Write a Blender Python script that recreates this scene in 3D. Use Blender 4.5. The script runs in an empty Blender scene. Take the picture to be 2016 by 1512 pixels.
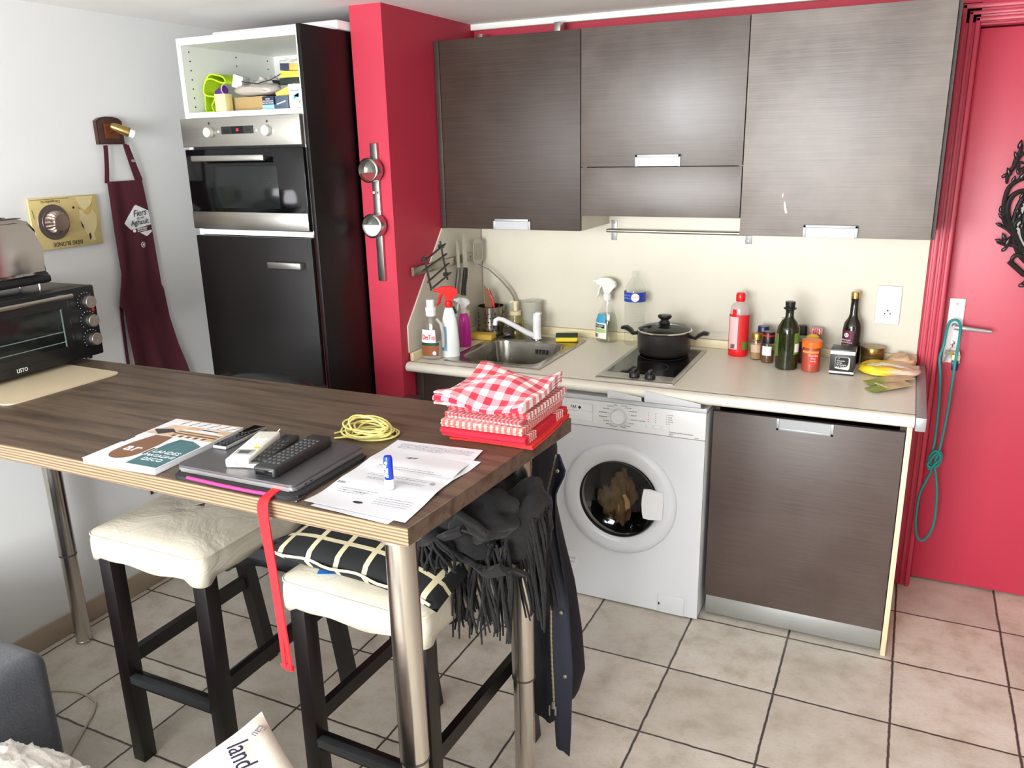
import bpy, bmesh, math, random
from mathutils import Vector, Matrix, noise
random.seed(7)
S = bpy.context.scene
COL = S.collection
PI = math.pi
# ------------------------------------------------------------------ camera
CX, CY, CZ = 1.75493, -3.34556, 1.74453
YAW, PITCH, ROLL, FOC = 0.4502865, -0.2844308, -0.0224126, 1610.524
_cy, _sy, _cp, _sp = math.cos(YAW), math.sin(YAW), math.cos(PITCH), math.sin(PITCH)
_F = Vector((-_sy*_cp, _cy*_cp, _sp)); _R0 = Vector((_cy, _sy, 0)); _U0 = _R0.cross(_F)
_R = _R0*math.cos(ROLL) + _U0*math.sin(ROLL); _U = -_R0*math.sin(ROLL) + _U0*math.cos(ROLL)
cam_d = bpy.data.cameras.new('camera'); cam = bpy.data.objects.new('camera', cam_d); COL.objects.link(cam)
M = Matrix((_R, _U, -_F)).transposed().to_4x4(); M.translation = (CX, CY, CZ)
cam.matrix_world = M
cam_d.sensor_width = 36; cam_d.lens = FOC/2016*36; cam_d.clip_start = 0.05; cam_d.clip_end = 60
S.camera = cam
# ------------------------------------------------------------------ world, light, exposure
W = bpy.data.worlds.new('world'); S.world = W; W.use_nodes = True
W.node_tree.nodes['Background'].inputs[0].default_value = (0.75, 0.86, 1.0, 1)
W.node_tree.nodes['Background'].inputs[1].default_value = 1.0
S.view_settings.view_transform = 'Standard'; S.view_settings.look = 'None'
S.view_settings.gamma = 1; S.view_settings.use_curve_mapping = False
S.view_settings.exposure = 0.55
def area(name, loc, rot, sx, sy, power, col):
    d = bpy.data.lights.new(name, 'AREA'); d.shape = 'RECTANGLE'; d.size = sx; d.size_y = sy
    d.energy = power; d.color = col
    o = bpy.data.objects.new(name, d); COL.objects.link(o); o.location = loc; o.rotation_euler = rot
    return o
# daylight through the window behind the viewer; the weak side fill is added
area('daylight_window', (0.62, -5.13, 1.50), (math.radians(103), 0, math.radians(0)), 2.15, 1.45, 212, (0.97, 0.985, 1.0))
area('side_fill_light', (3.33, -2.7, 1.5), (math.radians(90), 0, math.radians(90)), 1.3, 1.3, 4, (1.0, 0.985, 0.96))
# ------------------------------------------------------------------ helpers
def lin(c):
    c = c/255.0
    return c/12.92 if c <= 0.04045 else ((c+0.055)/1.055)**2.4
def rgb(r, g, b): return (lin(r), lin(g), lin(b), 1.0)
MATS = {}
def nt(m): m.use_nodes = True; return m.node_tree
class NB:
    """small node builder"""
    def __init__(s, name):
        s.m = bpy.data.materials.new(name); s.t = nt(s.m); s.t.nodes.clear()
        s.out = s.t.nodes.new('ShaderNodeOutputMaterial')
    def n(s, typ, **kw):
        x = s.t.nodes.new(typ)
        for k, v in kw.items():
            if k.startswith('_'): setattr(x, k[1:], v)
            else: x.inputs[k.replace('__', ' ')].default_value = v
        return x
    def l(s, a, b): s.t.links.new(a, b)
    def math(s, op, a, b=None, c=None, clamp=False):
        x = s.t.nodes.new('ShaderNodeMath'); x.operation = op; x.use_clamp = clamp
        for i, v in enumerate((a, b, c)):
            if v is None: continue
            if isinstance(v, (int, float)): x.inputs[i].default_value = v
            else: s.l(v, x.inputs[i])
        return x.outputs[0]
    def mix(s, f, a, b):
        x = s.t.nodes.new('ShaderNodeMix'); x.data_type = 'RGBA'
        if isinstance(f, (int, float)): x.inputs[0].default_value = f
        else: s.l(f, x.inputs[0])
        for i, v in ((6, a), (7, b)):
            if isinstance(v, tuple): x.inputs[i].default_value = v
            else: s.l(v, x.inputs[i])
        return x.outputs[2]
    def coord(s, kind='Object', scale=(1, 1, 1), rot=(0, 0, 0), loc=(0, 0, 0)):
        tc = s.t.nodes.new('ShaderNodeTexCoord'); mp = s.t.nodes.new('ShaderNodeMapping')
        mp.inputs['Scale'].default_value = scale; mp.inputs['Rotation'].default_value = rot; mp.inputs['Location'].default_value = loc
        s.l(tc.outputs[kind], mp.inputs[0]); return mp.outputs[0]
    def noise(s, vec, scale=5, detail=3, rough=0.5, out=0, dist=0):
        x = s.t.nodes.new('ShaderNodeTexNoise'); x.inputs['Scale'].default_value = scale
        x.inputs['Detail'].default_value = detail; x.inputs['Roughness'].default_value = rough
        x.inputs['Distortion'].default_value = dist
        s.l(vec, x.inputs['Vector']); return x.outputs[out]
    def ramp(s, f, stops):
        x = s.t.nodes.new('ShaderNodeValToRGB'); e = x.color_ramp.elements
        e[0].position, e[0].color = stops[0]; e[1].position, e[1].color = stops[-1]
        for p, c in stops[1:-1]:
            q = e.new(p); q.color = c
        s.l(f, x.inputs[0]); return x.outputs[0]
    def bsdf(s, **kw):
        b = s.t.nodes.new('ShaderNodeBsdfPrincipled')
        for k, v in kw.items():
            k = k.replace('__', ' ')
            if hasattr(v, 'links') or hasattr(v, 'is_output'): s.l(v, b.inputs[k])
            else: b.inputs[k].default_value = v
        s.l(b.outputs[0], s.out.inputs[0]); return b
    def bump(s, h, strength=0.3, dist=0.002):
        x = s.t.nodes.new('ShaderNodeBump'); x.inputs['Strength'].default_value = strength
        x.inputs['Distance'].default_value = dist; s.l(h, x.inputs['Height']); return x.outputs[0]
def mat(name, c, rough=0.5, metal=0.0, spec=0.5, var=0.06, nscale=18, bump=0.0, bscale=200, coat=0.0, stretch=(1, 1, 1), emit=0, sheen=0):
    if name in MATS: return MATS[name]
    b = NB(name); v = b.coord(scale=stretch)
    n = b.noise(v, nscale, 3)
    col = b.mix(n, tuple(x*(1-var) for x in c[:3])+(1,), tuple(min(1, x*(1+var)) for x in c[:3])+(1,))
    p = b.bsdf(Base__Color=col, Roughness=rough, Metallic=metal)
    p.inputs['Specular IOR Level'].default_value = spec
    p.inputs['Coat Weight'].default_value = coat
    p.inputs['Sheen Weight'].default_value = sheen
    if emit:
        p.inputs['Emission Color'].default_value = c; p.inputs['Emission Strength'].default_value = emit
    if bump:
        h = b.noise(v, bscale, 3, 0.6); b.l(b.bump(h, bump, 0.002), p.inputs['Normal'])
    MATS[name] = b.m; return b.m
def mat_clear(name, tint=(0.975, 0.98, 0.97, 1), gloss=0.10, rough=0.06, body=0.0, bcol=(0.8, 0.8, 0.75, 1)):
    """thin clear plastic / glass wall: transparent with a fresnel gloss, optionally milky"""
    b = NB(name); tr = b.n('ShaderNodeBsdfTransparent'); tr.inputs[0].default_value = tint
    gl = b.n('ShaderNodeBsdfGlossy'); gl.inputs['Roughness'].default_value = rough
    fr = b.n('ShaderNodeLayerWeight'); fr.inputs[0].default_value = 0.25
    f = b.math('MULTIPLY_ADD', b.math('POWER', fr.outputs['Facing'], 2.0), 0.40, gloss*0.6, clamp=True)
    ms = b.n('ShaderNodeMixShader'); b.l(f, ms.inputs[0]); b.l(tr.outputs[0], ms.inputs[1]); b.l(gl.outputs[0], ms.inputs[2])
    last = ms.outputs[0]
    if body:
        df = b.n('ShaderNodeBsdfPrincipled'); df.inputs['Base Color'].default_value = bcol; df.inputs['Roughness'].default_value = 0.3
        m2 = b.n('ShaderNodeMixShader'); m2.inputs[0].default_value = body
        b.l(last, m2.inputs[1]); b.l(df.outputs[0], m2.inputs[2]); last = m2.outputs[0]
    b.l(last, b.out.inputs[0]); MATS[name] = b.m; return b.m

class MB:
    def __init__(s): s.bm = bmesh.new()
    def box(s, x0, x1, y0, y1, z0, z1, bev=0.0, seg=2, M=None):
        r = bmesh.ops.create_cube(s.bm, size=1.0)
        vs = r['verts']
        for v in vs:
            v.co = Vector(((v.co.x+.5)*(x1-x0)+x0, (v.co.y+.5)*(y1-y0)+y0, (v.co.z+.5)*(z1-z0)+z0))
        if bev > 0:
            es = list({e for v in vs for e in v.link_edges})
            rr = bmesh.ops.bevel(s.bm, geom=es, offset=bev, segments=seg, affect='EDGES', profile=0.5)
            vs = list({v for f in rr['faces'] for v in f.verts} | {v for v in vs if v.is_valid})
        if M is not None:
            for v in vs: v.co = M @ v.co
        return s
    def grid(s, pts, closed_u=False, closed_v=False):
        nu, nv = len(pts), len(pts[0])
        V = [[s.bm.verts.new(p) for p in row] for row in pts]
        for i in range(nu - (0 if closed_u else 1)):
            for j in range(nv - (0 if closed_v else 1)):
                q = [V[i][j], V[(i+1) % nu][j], V[(i+1) % nu][(j+1) % nv], V[i][(j+1) % nv]]
                try: s.bm.faces.new(q)
                except ValueError: pass
        return V
    def lathe(s, prof, seg=28, M=None, sx=1.0, sy=1.0, cap=True):
        """profile of (r, z); poles collapsed"""
        rows = []
        for r, z in prof:
            row = []
            for k in range(seg):
                a = 2*PI*k/seg
                p = Vector((r*math.cos(a)*sx, r*math.sin(a)*sy, z))
                row.append(M @ p if M is not None else p)
            rows.append(row)
        V = s.grid(rows, closed_v=True)
        if cap:
            for row in (V[0], V[-1]):
                try: s.bm.faces.new(row)
                except ValueError: pass
        return s
    def cyl(s, p0, p1, r, seg=16, r2=None, bev=0.0):
        p0, p1 = Vector(p0), Vector(p1); d = p1-p0; L = d.length
        q = d.to_track_quat('Z', 'Y').to_matrix().to_4x4(); q.translation = p0
        r2 = r if r2 is None else r2
        if bev > 0: prof = [(r-bev, 0), (r, bev), (r2, L-bev), (r2-bev, L)]
        else: prof = [(r, 0), (r2, L)]
        return s.lathe(prof, seg, q)
    def tube(s, pts, r, seg=8, closed=False, flat=1.0, up=None):
        pts = [Vector(p) for p in pts]; n = len(pts); rows = []
        prev = None
        for i, p in enumerate(pts):
            if closed: t = pts[(i+1) % n]-pts[i-1]
            else: t = pts[min(i+1, n-1)]-pts[max(i-1, 0)]
            if t.length < 1e-9: t = Vector((0, 0, 1))
            t.normalize()
            if prev is None:
                a = Vector(up) if up is not None else (Vector((0, 0, 1)) if abs(t.z) < .9 else Vector((1, 0, 0)))
                prev = a
            u = prev - t*prev.dot(t)
            if u.length < 1e-6: u = t.orthogonal()
            u.normalize(); prev = u; w = t.cross(u)
            rr = r[i] if isinstance(r, (list, tuple)) else r
            rows.append([p + u*math.cos(2*PI*k/seg)*rr + w*math.sin(2*PI*k/seg)*rr*flat for k in range(seg)])
        V = s.grid(rows, closed_u=closed, closed_v=True)
        if not closed:
            for row in (V[0], V[-1]):
                try: s.bm.faces.new(row)
                except ValueError: pass
        return s
    def prism(s, poly, h0, h1, M=None):
        """polygon in local xy extruded from z=h0 to h1"""
        lo = [Vector((x, y, h0)) for x, y in poly]; hi = [Vector((x, y, h1)) for x, y in poly]
        if M is not None: lo = [M @ p for p in lo]; hi = [M @ p for p in hi]
        a = [s.bm.verts.new(p) for p in lo]; b = [s.bm.verts.new(p) for p in hi]; n = len(a)
        s.bm.faces.new(a[::-1]); s.bm.faces.new(b)
        for i in range(n): s.bm.faces.new([a[i], a[(i+1) % n], b[(i+1) % n], b[i]])
        return s
    def sheet(s, f, nu, nv, th):
        """closed thin solid following surface f(u,v)->Vector, thickness th along normal"""
        P = [[Vector(f(i/nu, j/nv)) for j in range(nv+1)] for i in range(nu+1)]
        N = []
        for i in range(nu+1):
            row = []
            for j in range(nv+1):
                a = P[min(i+1, nu)][j]-P[max(i-1, 0)][j]; b = P[i][min(j+1, nv)]-P[i][max(j-1, 0)]
                n = a.cross(b); n = n.normalized() if n.length > 1e-12 else Vector((0, 0, 1)); row.append(n)
            N.append(row)
        A = [[s.bm.verts.new(P[i][j]+N[i][j]*th/2) for j in range(nv+1)] for i in range(nu+1)]
        B = [[s.bm.verts.new(P[i][j]-N[i][j]*th/2) for j in range(nv+1)] for i in range(nu+1)]
        for i in range(nu):
            for j in range(nv):
                s.bm.faces.new([A[i][j], A[i+1][j], A[i+1][j+1], A[i][j+1]])
                s.bm.faces.new([B[i][j], B[i][j+1], B[i+1][j+1], B[i+1][j]])
        for i in range(nu):
            s.bm.faces.new([A[i][0], B[i][0], B[i+1][0], A[i+1][0]])
            s.bm.faces.new([A[i][nv], A[i+1][nv], B[i+1][nv], B[i][nv]])
        for j in range(nv):
            s.bm.faces.new([A[0][j], A[0][j+1], B[0][j+1], B[0][j]])
            s.bm.faces.new([A[nu][j], B[nu][j], B[nu][j+1], A[nu][j+1]])
        return s
    def blob(s, c, r, nu=20, nv=14, f=None, e=1.0):
        c = Vector(c); rows = []
        for i in range(nv+1):
            th = PI*i/nv; row = []
            for k in range(nu):
                a = 2*PI*k/nu
                def sg(x): return math.copysign(abs(x)**e, x)
                d = Vector((sg(math.sin(th))*sg(math.cos(a)), sg(math.sin(th))*sg(math.sin(a)), sg(math.cos(th))))
                p = Vector((d.x*r[0], d.y*r[1], d.z*r[2]))
                if f: p = f(p, d)
                row.append(c+p)
            rows.append(row)
        s.grid(rows, closed_v=True)
        bmesh.ops.remove_doubles(s.bm, verts=s.bm.verts, dist=1e-6)
        return s
    def xf(s, M):
        for v in s.bm.verts: v.co = M @ v.co
        return s
def obj(name, mb, m, parent=None, label=None, ang=38, loc=None):
    bm = mb.bm
    bmesh.ops.recalc_face_normals(bm, faces=bm.faces)
    ca = math.radians(ang)
    for f in bm.faces: f.smooth = True
    for e in bm.edges:
        if len(e.link_faces) == 2:
            if e.calc_face_angle(0) > ca: e.smooth = False
    if loc is not None:
        L = Vector(loc)
        for v in bm.verts: v.co -= L
    me = bpy.data.meshes.new(name); bm.to_mesh(me); bm.free()
    if m is not None: me.materials.append(m)
    o = bpy.data.objects.new(name, me); COL.objects.link(o)
    if loc is not None: o.location = loc
    if parent is not None: o.parent = parent
    if label: o['label'] = label
    return o
def tag(o, label, cat, group=None):
    o['label'] = label; o['category'] = cat
    if group: o['group'] = group
    return o
def thing(name, label, cat, loc=(0, 0, 0), rz=0, group=None, rot=None):
    o = bpy.data.objects.new(name, None); o.empty_display_size = 0.05; COL.objects.link(o); o.location = loc
    o.rotation_euler = rot if rot is not None else (0, 0, rz)
    return tag(o, label, cat, group)
def struct(name, mb, m, parent=None):
    o = obj(name, mb, m, parent)
    if parent is None: o['kind'] = 'structure'
    return o
def frame(o, right, up):
    """matrix with local x=right, y=up, z=normal, at o"""
    r = Vector(right).normalized(); u = Vector(up); u = (u-r*u.dot(r)).normalized(); n = r.cross(u)
    m = Matrix((r, u, n)).transposed().to_4x4(); m.translation = Vector(o); return m
def text(parent, body, size, M, m, name='lettering', sx=1.0, th=0.0004, align='CENTER', bend=None, shear=0, spacing=1.0, label=None):
    """raised lettering; M places it (x right, y up, z out); bend=(radius) wraps it round a vertical cylinder whose axis is local z=-radius"""
    c = bpy.data.curves.new('t', 'FONT'); c.body = body; c.size = size; c.extrude = th; c.align_x = align; c.align_y = 'CENTER'
    c.shear = shear; c.space_character = spacing; c.resolution_u = 3
    t = bpy.data.objects.new('t', c); COL.objects.link(t)
    dg = bpy.context.evaluated_depsgraph_get(); me = bpy.data.meshes.new_from_object(t.evaluated_get(dg))
    bpy.data.objects.remove(t); bpy.data.curves.remove(c)
    for v in me.vertices:
        p = v.co.copy(); p.x *= sx
        if bend:
            a = p.x/bend; R = bend+p.z
            p = Vector((R*math.sin(a), p.y, R*math.cos(a)-bend))
        v.co = M @ p
    me.materials.clear(); me.materials.append(m)
    o = bpy.data.objects.new(name, me); COL.objects.link(o); o.parent = parent
    if label: o['label'] = label
    return o
def at(px, py, axis, val):
    """point of the world plane axis=val seen along a sight line of the survey"""
    d = _F + _R*((px-1008)/FOC) - _U*((py-756)/FOC); C = Vector((CX, CY, CZ))
    return C + d*((val-C[axis])/d[axis])
def nz(p, s=1.0, o=0.0): return noise.noise(Vector(p)*s + Vector((o, o*1.7, -o)))

# ------------------------------------------------------------------ materials
def m_floor():
    b = NB('floor_tile'); v = b.coord('Object')
    wob = b.noise(v, 22, 4, 0.6, out=1)
    vm = b.n('ShaderNodeVectorMath', _operation='SCALE'); b.l(wob, vm.inputs[0]); vm.inputs[3].default_value = 0.008
    va = b.n('ShaderNodeVectorMath', _operation='ADD'); b.l(v, va.inputs[0]); b.l(vm.outputs[0], va.inputs[1])
    sp = b.n('ShaderNodeSeparateXYZ'); b.l(va.outputs[0], sp.inputs[0])
    fx = b.math('DIVIDE', b.math('ADD', sp.outputs[0], 20*0.3485-0.818), 0.3485)
    fy = b.math('DIVIDE', b.math('ADD', sp.outputs[1], 30*0.3465+0.232-0.346), 0.3465)
    dx = b.math('ABSOLUTE', b.math('SUBTRACT', b.math('FRACT', fx), 0.5))
    dy = b.math('ABSOLUTE', b.math('SUBTRACT', b.math('FRACT', fy), 0.5))
    mx = b.math('MAXIMUM', dx, dy)
    mr = b.n('ShaderNodeMapRange'); mr.inputs[1].default_value = 0.4855; mr.inputs[2].default_value = 0.4935
    b.l(mx, mr.inputs[0]); g = mr.outputs[0]
    cb = b.n('ShaderNodeCombineXYZ'); b.l(b.math('FLOOR', fx), cb.inputs[0]); b.l(b.math('FLOOR', fy), cb.inputs[1])
    wn = b.n('ShaderNodeTexWhiteNoise'); b.l(cb.outputs[0], wn.inputs['Vector'])
    n1 = b.noise(v, 9, 5, 0.65); n2 = b.noise(b.coord('Object', (1, 3, 1)), 60, 4, 0.7)
    c = b.ramp(n1, [(0.3, rgb(188, 178, 160)), (0.5, rgb(216, 208, 193)), (0.72, rgb(229, 223, 212))])
    c = b.mix(b.math('MULTIPLY', wn.outputs[0], 0.45), c, rgb(172, 163, 149))
    pit = b.ramp(n2, [(0.57, (0, 0, 0, 1)), (0.70, (1, 1, 1, 1))])
    c = b.mix(b.math('MULTIPLY', pit, 0.38), c, rgb(110, 100, 90))
    c = b.mix(g, c, rgb(72, 64, 58))
    ro = b.math('MULTIPLY_ADD', n1, 0.25, 0.30)
    p = b.bsdf(Base__Color=c, Roughness=ro)
    h = b.math('SUBTRACT', b.math('MULTIPLY', b.math('ADD', n1, n2), 0.35), g)
    b.l(b.bump(h, 0.45, 0.003), p.inputs['Normal']); return b.m
def m_darkwood(name='wenge_laminate', base=(60, 47, 42), hi=(88, 73, 66), rough=0.36, film=0.0, vert=False, spec=0.6):
    b = NB(name); st = (3, 3, 420) if not vert else (260, 260, 1.5)
    g = b.noise(b.coord(scale=st), 1.6, 2, 0.5); v = b.coord()
    s1 = b.noise(v, 3.0, 4, 0.55)
    c = b.ramp(g, [(0.3, rgb(*base)), (0.7, rgb(*hi))])
    sm = b.ramp(s1, [(0.40, (0, 0, 0, 1)), (0.80, (1, 1, 1, 1))])
    c = b.mix(b.math('MULTIPLY', sm, 0.22+film), c, rgb(146, 138, 130))  # pale smudge film, raised on some doors to paint in window sheen
    ro = b.math('MULTIPLY_ADD', s1, 0.25, rough-0.12)
    p = b.bsdf(Base__Color=c, Roughness=ro); b.l(b.bump(g, 0.05, 0.0004), p.inputs['Normal'])
    p.inputs['Specular IOR Level'].default_value = spec
    return b.m
def m_table():
    b = NB('table_walnut'); v = b.coord(scale=(1.2, 16, 16))
    g = b.noise(v, 1.6, 6, 0.62, dist=0.5); g2 = b.noise(b.coord(scale=(2.5, 160, 160)), 1.0, 3, 0.6)
    c = b.ramp(g, [(0.30, rgb(52, 41, 33)), (0.45, rgb(84, 69, 56)), (0.56, rgb(104, 88, 72)), (0.72, rgb(66, 53, 43))])
    c = b.mix(b.math('MULTIPLY', g2, 0.4), c, rgb(68, 56, 46))
    p = b.bsdf(Base__Color=c, Roughness=b.math('MULTIPLY_ADD', g2, 0.18, 0.34)); p.inputs['Specular IOR Level'].default_value = .35
    b.l(b.bump(g2, 0.12, 0.001), p.inputs['Normal']); return b.m
def m_edge():
    b = NB('table_edge_band'); w = b.n('ShaderNodeTexWave', _wave_type='BANDS', _bands_direction='Z')
    w.inputs['Scale'].default_value = 46; w.inputs['Distortion'].default_value = 2.6; w.inputs['Detail'].default_value = 2; w.inputs['Detail Scale'].default_value = 1.2
    b.l(b.coord(scale=(0.12, 1, 1)), w.inputs['Vector'])
    n = b.noise(b.coord(scale=(3, 3, 120)), 1, 3)
    c = b.ramp(w.outputs[1], [(0.2, rgb(70, 52, 38)), (0.45, rgb(122, 96, 70)), (0.9, rgb(148, 122, 92))])
    c = b.mix(b.math('MULTIPLY', n, 0.35), c, rgb(160, 134, 106))
    b.bsdf(Base__Color=c, Roughness=0.45); return b.m
def m_brushed(name, c=(168, 166, 160), rough=0.32, st=(2, 2, 300), metal=1.0):
    b = NB(name); n = b.noise(b.coord(scale=st), 1.2, 3, 0.6); n2 = b.noise(b.coord(), 9, 4)
    col = b.mix(n, rgb(*[x*0.86 for x in c]), rgb(*c))
    p = b.bsdf(Base__Color=col, Roughness=b.math('MULTIPLY_ADD', n2, 0.2, rough-0.08), Metallic=metal)
    b.l(b.bump(n, 0.05, 0.0006), p.inputs['Normal']); return b.m
def m_check(name, c1, c2, c3, pitch=0.02, stripes=False, rough=0.9):
    b = NB(name); v = b.coord(); d = b.noise(v, 9, 2, out=1)
    vm = b.n('ShaderNodeVectorMath', _operation='SCALE'); b.l(d, vm.inputs[0]); vm.inputs[3].default_value = pitch*0.9
    va = b.n('ShaderNodeVectorMath', _operation='ADD'); b.l(v, va.inputs[0]); b.l(vm.outputs[0], va.inputs[1])
    sp = b.n('ShaderNodeSeparateXYZ'); b.l(va.outputs[0], sp.inputs[0])
    def sq(o): return b.math('GREATER_THAN', b.math('FRACT', b.math('DIVIDE', b.math('ADD', o, 5.0), pitch*2)), 0.5)
    a = sq(sp.outputs[0]); e = sq(sp.outputs[1])
    if stripes: c = b.mix(a, c1, c3)
    else:
        s_ = b.math('MULTIPLY', b.math('ADD', a, e), 0.5)
        c = b.ramp(s_, [(0.0, c1), (0.5, c2), (1.0, c3)])
    p = b.bsdf(Base__Color=c, Roughness=rough); p.inputs['Sheen Weight'].default_value = 0.2
    b.l(b.bump(b.noise(v, 500, 2), 0.3, 0.001), p.inputs['Normal']); return b.m
def m_grid_cushion():
    b = NB('black_cushion_grid'); v = b.coord(); sp = b.n('ShaderNodeSeparateXYZ'); b.l(v, sp.inputs[0])
    def ln(o, off, p_, w): return b.math('LESS_THAN', b.math('ABSOLUTE', b.math('SUBTRACT', b.math('FRACT', b.math('DIVIDE', b.math('ADD', o, off), p_)), 0.5)), w)
    g = b.math('MAXIMUM', ln(sp.outputs[0], 5.0, 0.082, 0.085), ln(sp.outputs[1], 5.03, 0.095, 0.06))
    c = b.mix(g, rgb(20, 21, 22), rgb(206, 194, 156))
    p = b.bsdf(Base__Color=c, Roughness=0.95); b.l(b.bump(b.noise(v, 700, 2), 0.3, 0.001), p.inputs['Normal']); return b.m
def m_wall(name, c, var=0.03, bump=0.12, rough=0.7, bs=90):
    return mat(name, c, rough=rough, var=var, nscale=2.0, bump=bump, bscale=bs)
def m_splash():
    b = NB('cream_splashback_panel'); v = b.coord(); n = b.noise(v, 4, 4); n2 = b.noise(b.coord(scale=(1, 1, 1.6)), 3.0, 6, 0.6)
    c = b.mix(n, rgb(198, 192, 174), rgb(211, 206, 189))
    p = b.bsdf(Base__Color=c, Roughness=b.math('MULTIPLY_ADD', n2, 0.22, 0.26)); return b.m
F_TILE = m_floor(); WENGE = m_darkwood(base=(48, 38, 33), hi=(66, 54, 47), rough=0.42, film=-0.16, spec=0.3); WENGE2 = m_darkwood('wenge_laminate_sheen', (56, 45, 40), (80, 68, 61), 0.44, 0.08, spec=0.9)  # hood cabinet laminate: lighter tone paints in some window sheen
WENGE3 = m_darkwood('wenge_laminate_smudge_sheen', (84, 75, 70), (114, 105, 99), 0.50, 0.60, spec=1.0)  # grease smudges, plus window sheen painted in as paler base and film
TALLWOOD = m_darkwood('black_oak_laminate', (13, 11, 11), (20, 17, 16), 0.42, -0.22, spec=0.3)
TABLE = m_table(); EDGE = m_edge()
STEEL = m_brushed('brushed_steel', (192, 189, 182)); STEELD = m_brushed('dark_brushed_steel', (120, 118, 114), 0.35)
CHROME = mat('chrome', rgb(215, 215, 212), 0.12, 1.0, var=0.02); SATIN = mat('satin_aluminium', rgb(160, 162, 163), 0.45, 0.5, var=0.04)
LEGSTEEL = m_brushed('polished_leg_steel', (212, 206, 198), 0.2, (60, 60, 2))
RED = m_wall('red_wall_paint', rgb(184, 44, 67), rough=0.6); REDDOOR = mat('red_door_paint', rgb(188, 52, 75), 0.40, var=0.03, nscale=3, bump=0.05, bscale=40)
WHITEW = m_wall('white_wall_paint', rgb(222, 223, 222)); CEIL = m_wall('ceiling_paint', rgb(243, 241, 238))
WHITE = mat('white_plastic', rgb(232, 232, 232), 0.35, var=0.015); WHITEL = mat('white_laminate', rgb(232, 234, 228), 0.4, var=0.02)
WMW = mat('white_enamel', rgb(218, 220, 222), 0.28, var=0.015, nscale=4)
CREAM = m_splash(); WORKTOP = mat('cream_worktop', rgb(226, 221, 206), 0.33, var=0.04, nscale=60)
CREAM2 = mat('cream_trim', rgb(222, 210, 172), 0.4, var=0.03)
BLACK = mat('black_plastic', rgb(24, 24, 25), 0.35, var=0.1); BLACKM = mat('matt_black', rgb(22, 22, 23), 0.6, var=0.1)
GLASSK = mat('black_glass', rgb(6, 7, 8), 0.08, spec=0.35, var=0.02); GREYG = mat('oven_window_glass', rgb(24, 28, 27), 0.12, spec=0.35)
BASEB = mat('beige_skirting_tile', rgb(168, 153, 134), 0.45, var=0.06, nscale=12)
STOOLW = mat('dark_stained_wood', rgb(18, 12, 12), 0.35, var=0.35, nscale=6, stretch=(6, 6, 1))
def m_canvas():
    b = NB('cream_canvas_cover'); v = b.coord(scale=(1, 1, 2.2)); n1 = b.noise(v, 6, 4, .6, dist=1.2); n2 = b.noise(v, 420, 2); n3 = b.noise(b.coord(), 5, 4)
    c = b.mix(n3, rgb(184, 176, 156), rgb(208, 201, 184))
    p = b.bsdf(Base__Color=c, Roughness=.95)
    h = b.math('ADD', b.math('MULTIPLY', n1, 6.0), b.math('MULTIPLY', n2, .35)); b.l(b.bump(h, .45, .0022), p.inputs['Normal']); return b.m
CANVAS = m_canvas()
REDP = mat('red_plastic', rgb(222, 22, 24), 0.3); GREENP = mat('dark_green_plastic', rgb(14, 82, 60), 0.35)
MAG = mat('magenta_plastic', rgb(196, 30, 150), 0.3); YEL = mat('yellow_plastic', rgb(236, 190, 20), 0.35)
PAPER = mat('white_paper', rgb(206, 207, 211), 0.7, var=0.01); INK = mat('grey_print', rgb(120, 120, 124), 0.8); INKD = mat('black_print', rgb(30, 30, 34), 0.7)
GREENL = mat('green_label', rgb(88, 130, 44), 0.5); WLAB = mat('white_label', rgb(236, 236, 234), 0.5, var=0.01); BLUEL = mat('blue_label', rgb(30, 70, 165), 0.4)
CLEAR = mat_clear('clear_plastic', gloss=0.06); MILKY = mat_clear('frosted_plastic', body=0.45, bcol=(0.62, 0.6, 0.52, 1), gloss=0.04); JAR = mat_clear('clear_jar_glass', gloss=0.1, tint=(0.9, 0.9, 0.88, 1))
REDLAB = mat('red_label', rgb(205, 30, 36), 0.45)
# ================================================================== STRUCTURE
H = 2.236; XL = -0.965; XR = 3.3; YB = -5.2; ZC = 0.919
struct('floor', MB().box(XL-.1, XR+.1, YB-.1, 0.25, -0.06, 0), F_TILE)
struct('ceiling', MB().box(XL-.1, XR+.1, YB-.1, 0.25, H, H+.06), CEIL)
struct('wall_left', MB().box(XL-.1, XL, YB, 0.2, 0, H), WHITEW)
# wall carrying the kitchen, with the door opening
bw = MB(); bw.box(XL, 1.90, 0.0, 0.14, 0, H); bw.box(1.90, 2.74, 0.0, 0.14, 2.10, H); bw.box(2.74, XR, 0, 0.14, 0, H)
struct('wall_back', bw, RED)
struct('wall_column', MB().box(-0.140, -0.004, -0.703, 0.0, 0, H), RED)
rw = MB()   # wall behind the viewer with its window opening
rw.box(XL, -0.46, YB-.1, YB, 0, H); rw.box(1.70, XR, YB-.1, YB, 0, H); rw.box(-0.46, 1.70, YB-.1, YB, 0, 0.75); rw.box(-0.46, 1.70, YB-.1, YB, 2.2, H)
struct('wall_front', rw, WHITEW)
sw = MB(); sw.box(XR, XR+.1, YB, -3.5, 0, H); sw.box(XR, XR+.1, -1.9, 0.14, 0, H); sw.box(XR, XR+.1, -3.5, -1.9, 0, 0.85); sw.box(XR, XR+.1, -3.5, -1.9, 2.15, H)
struct('wall_right', sw, mat('greige_wall_paint', rgb(132, 122, 112), .7, var=.02, nscale=3))
bpy.data.objects['daylight_window'].location.y = -5.32
bpy.data.objects['side_fill_light'].location.x = 3.42
w1 = MB(); 
for x in (-0.46, 0.59, 1.64): w1.box(x, x+.06, YB-.07, YB-.02, .75, 2.2)
for z in (.75, 2.14): w1.box(-.46, 1.70, YB-.07, YB-.02, z, z+.06)
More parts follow.
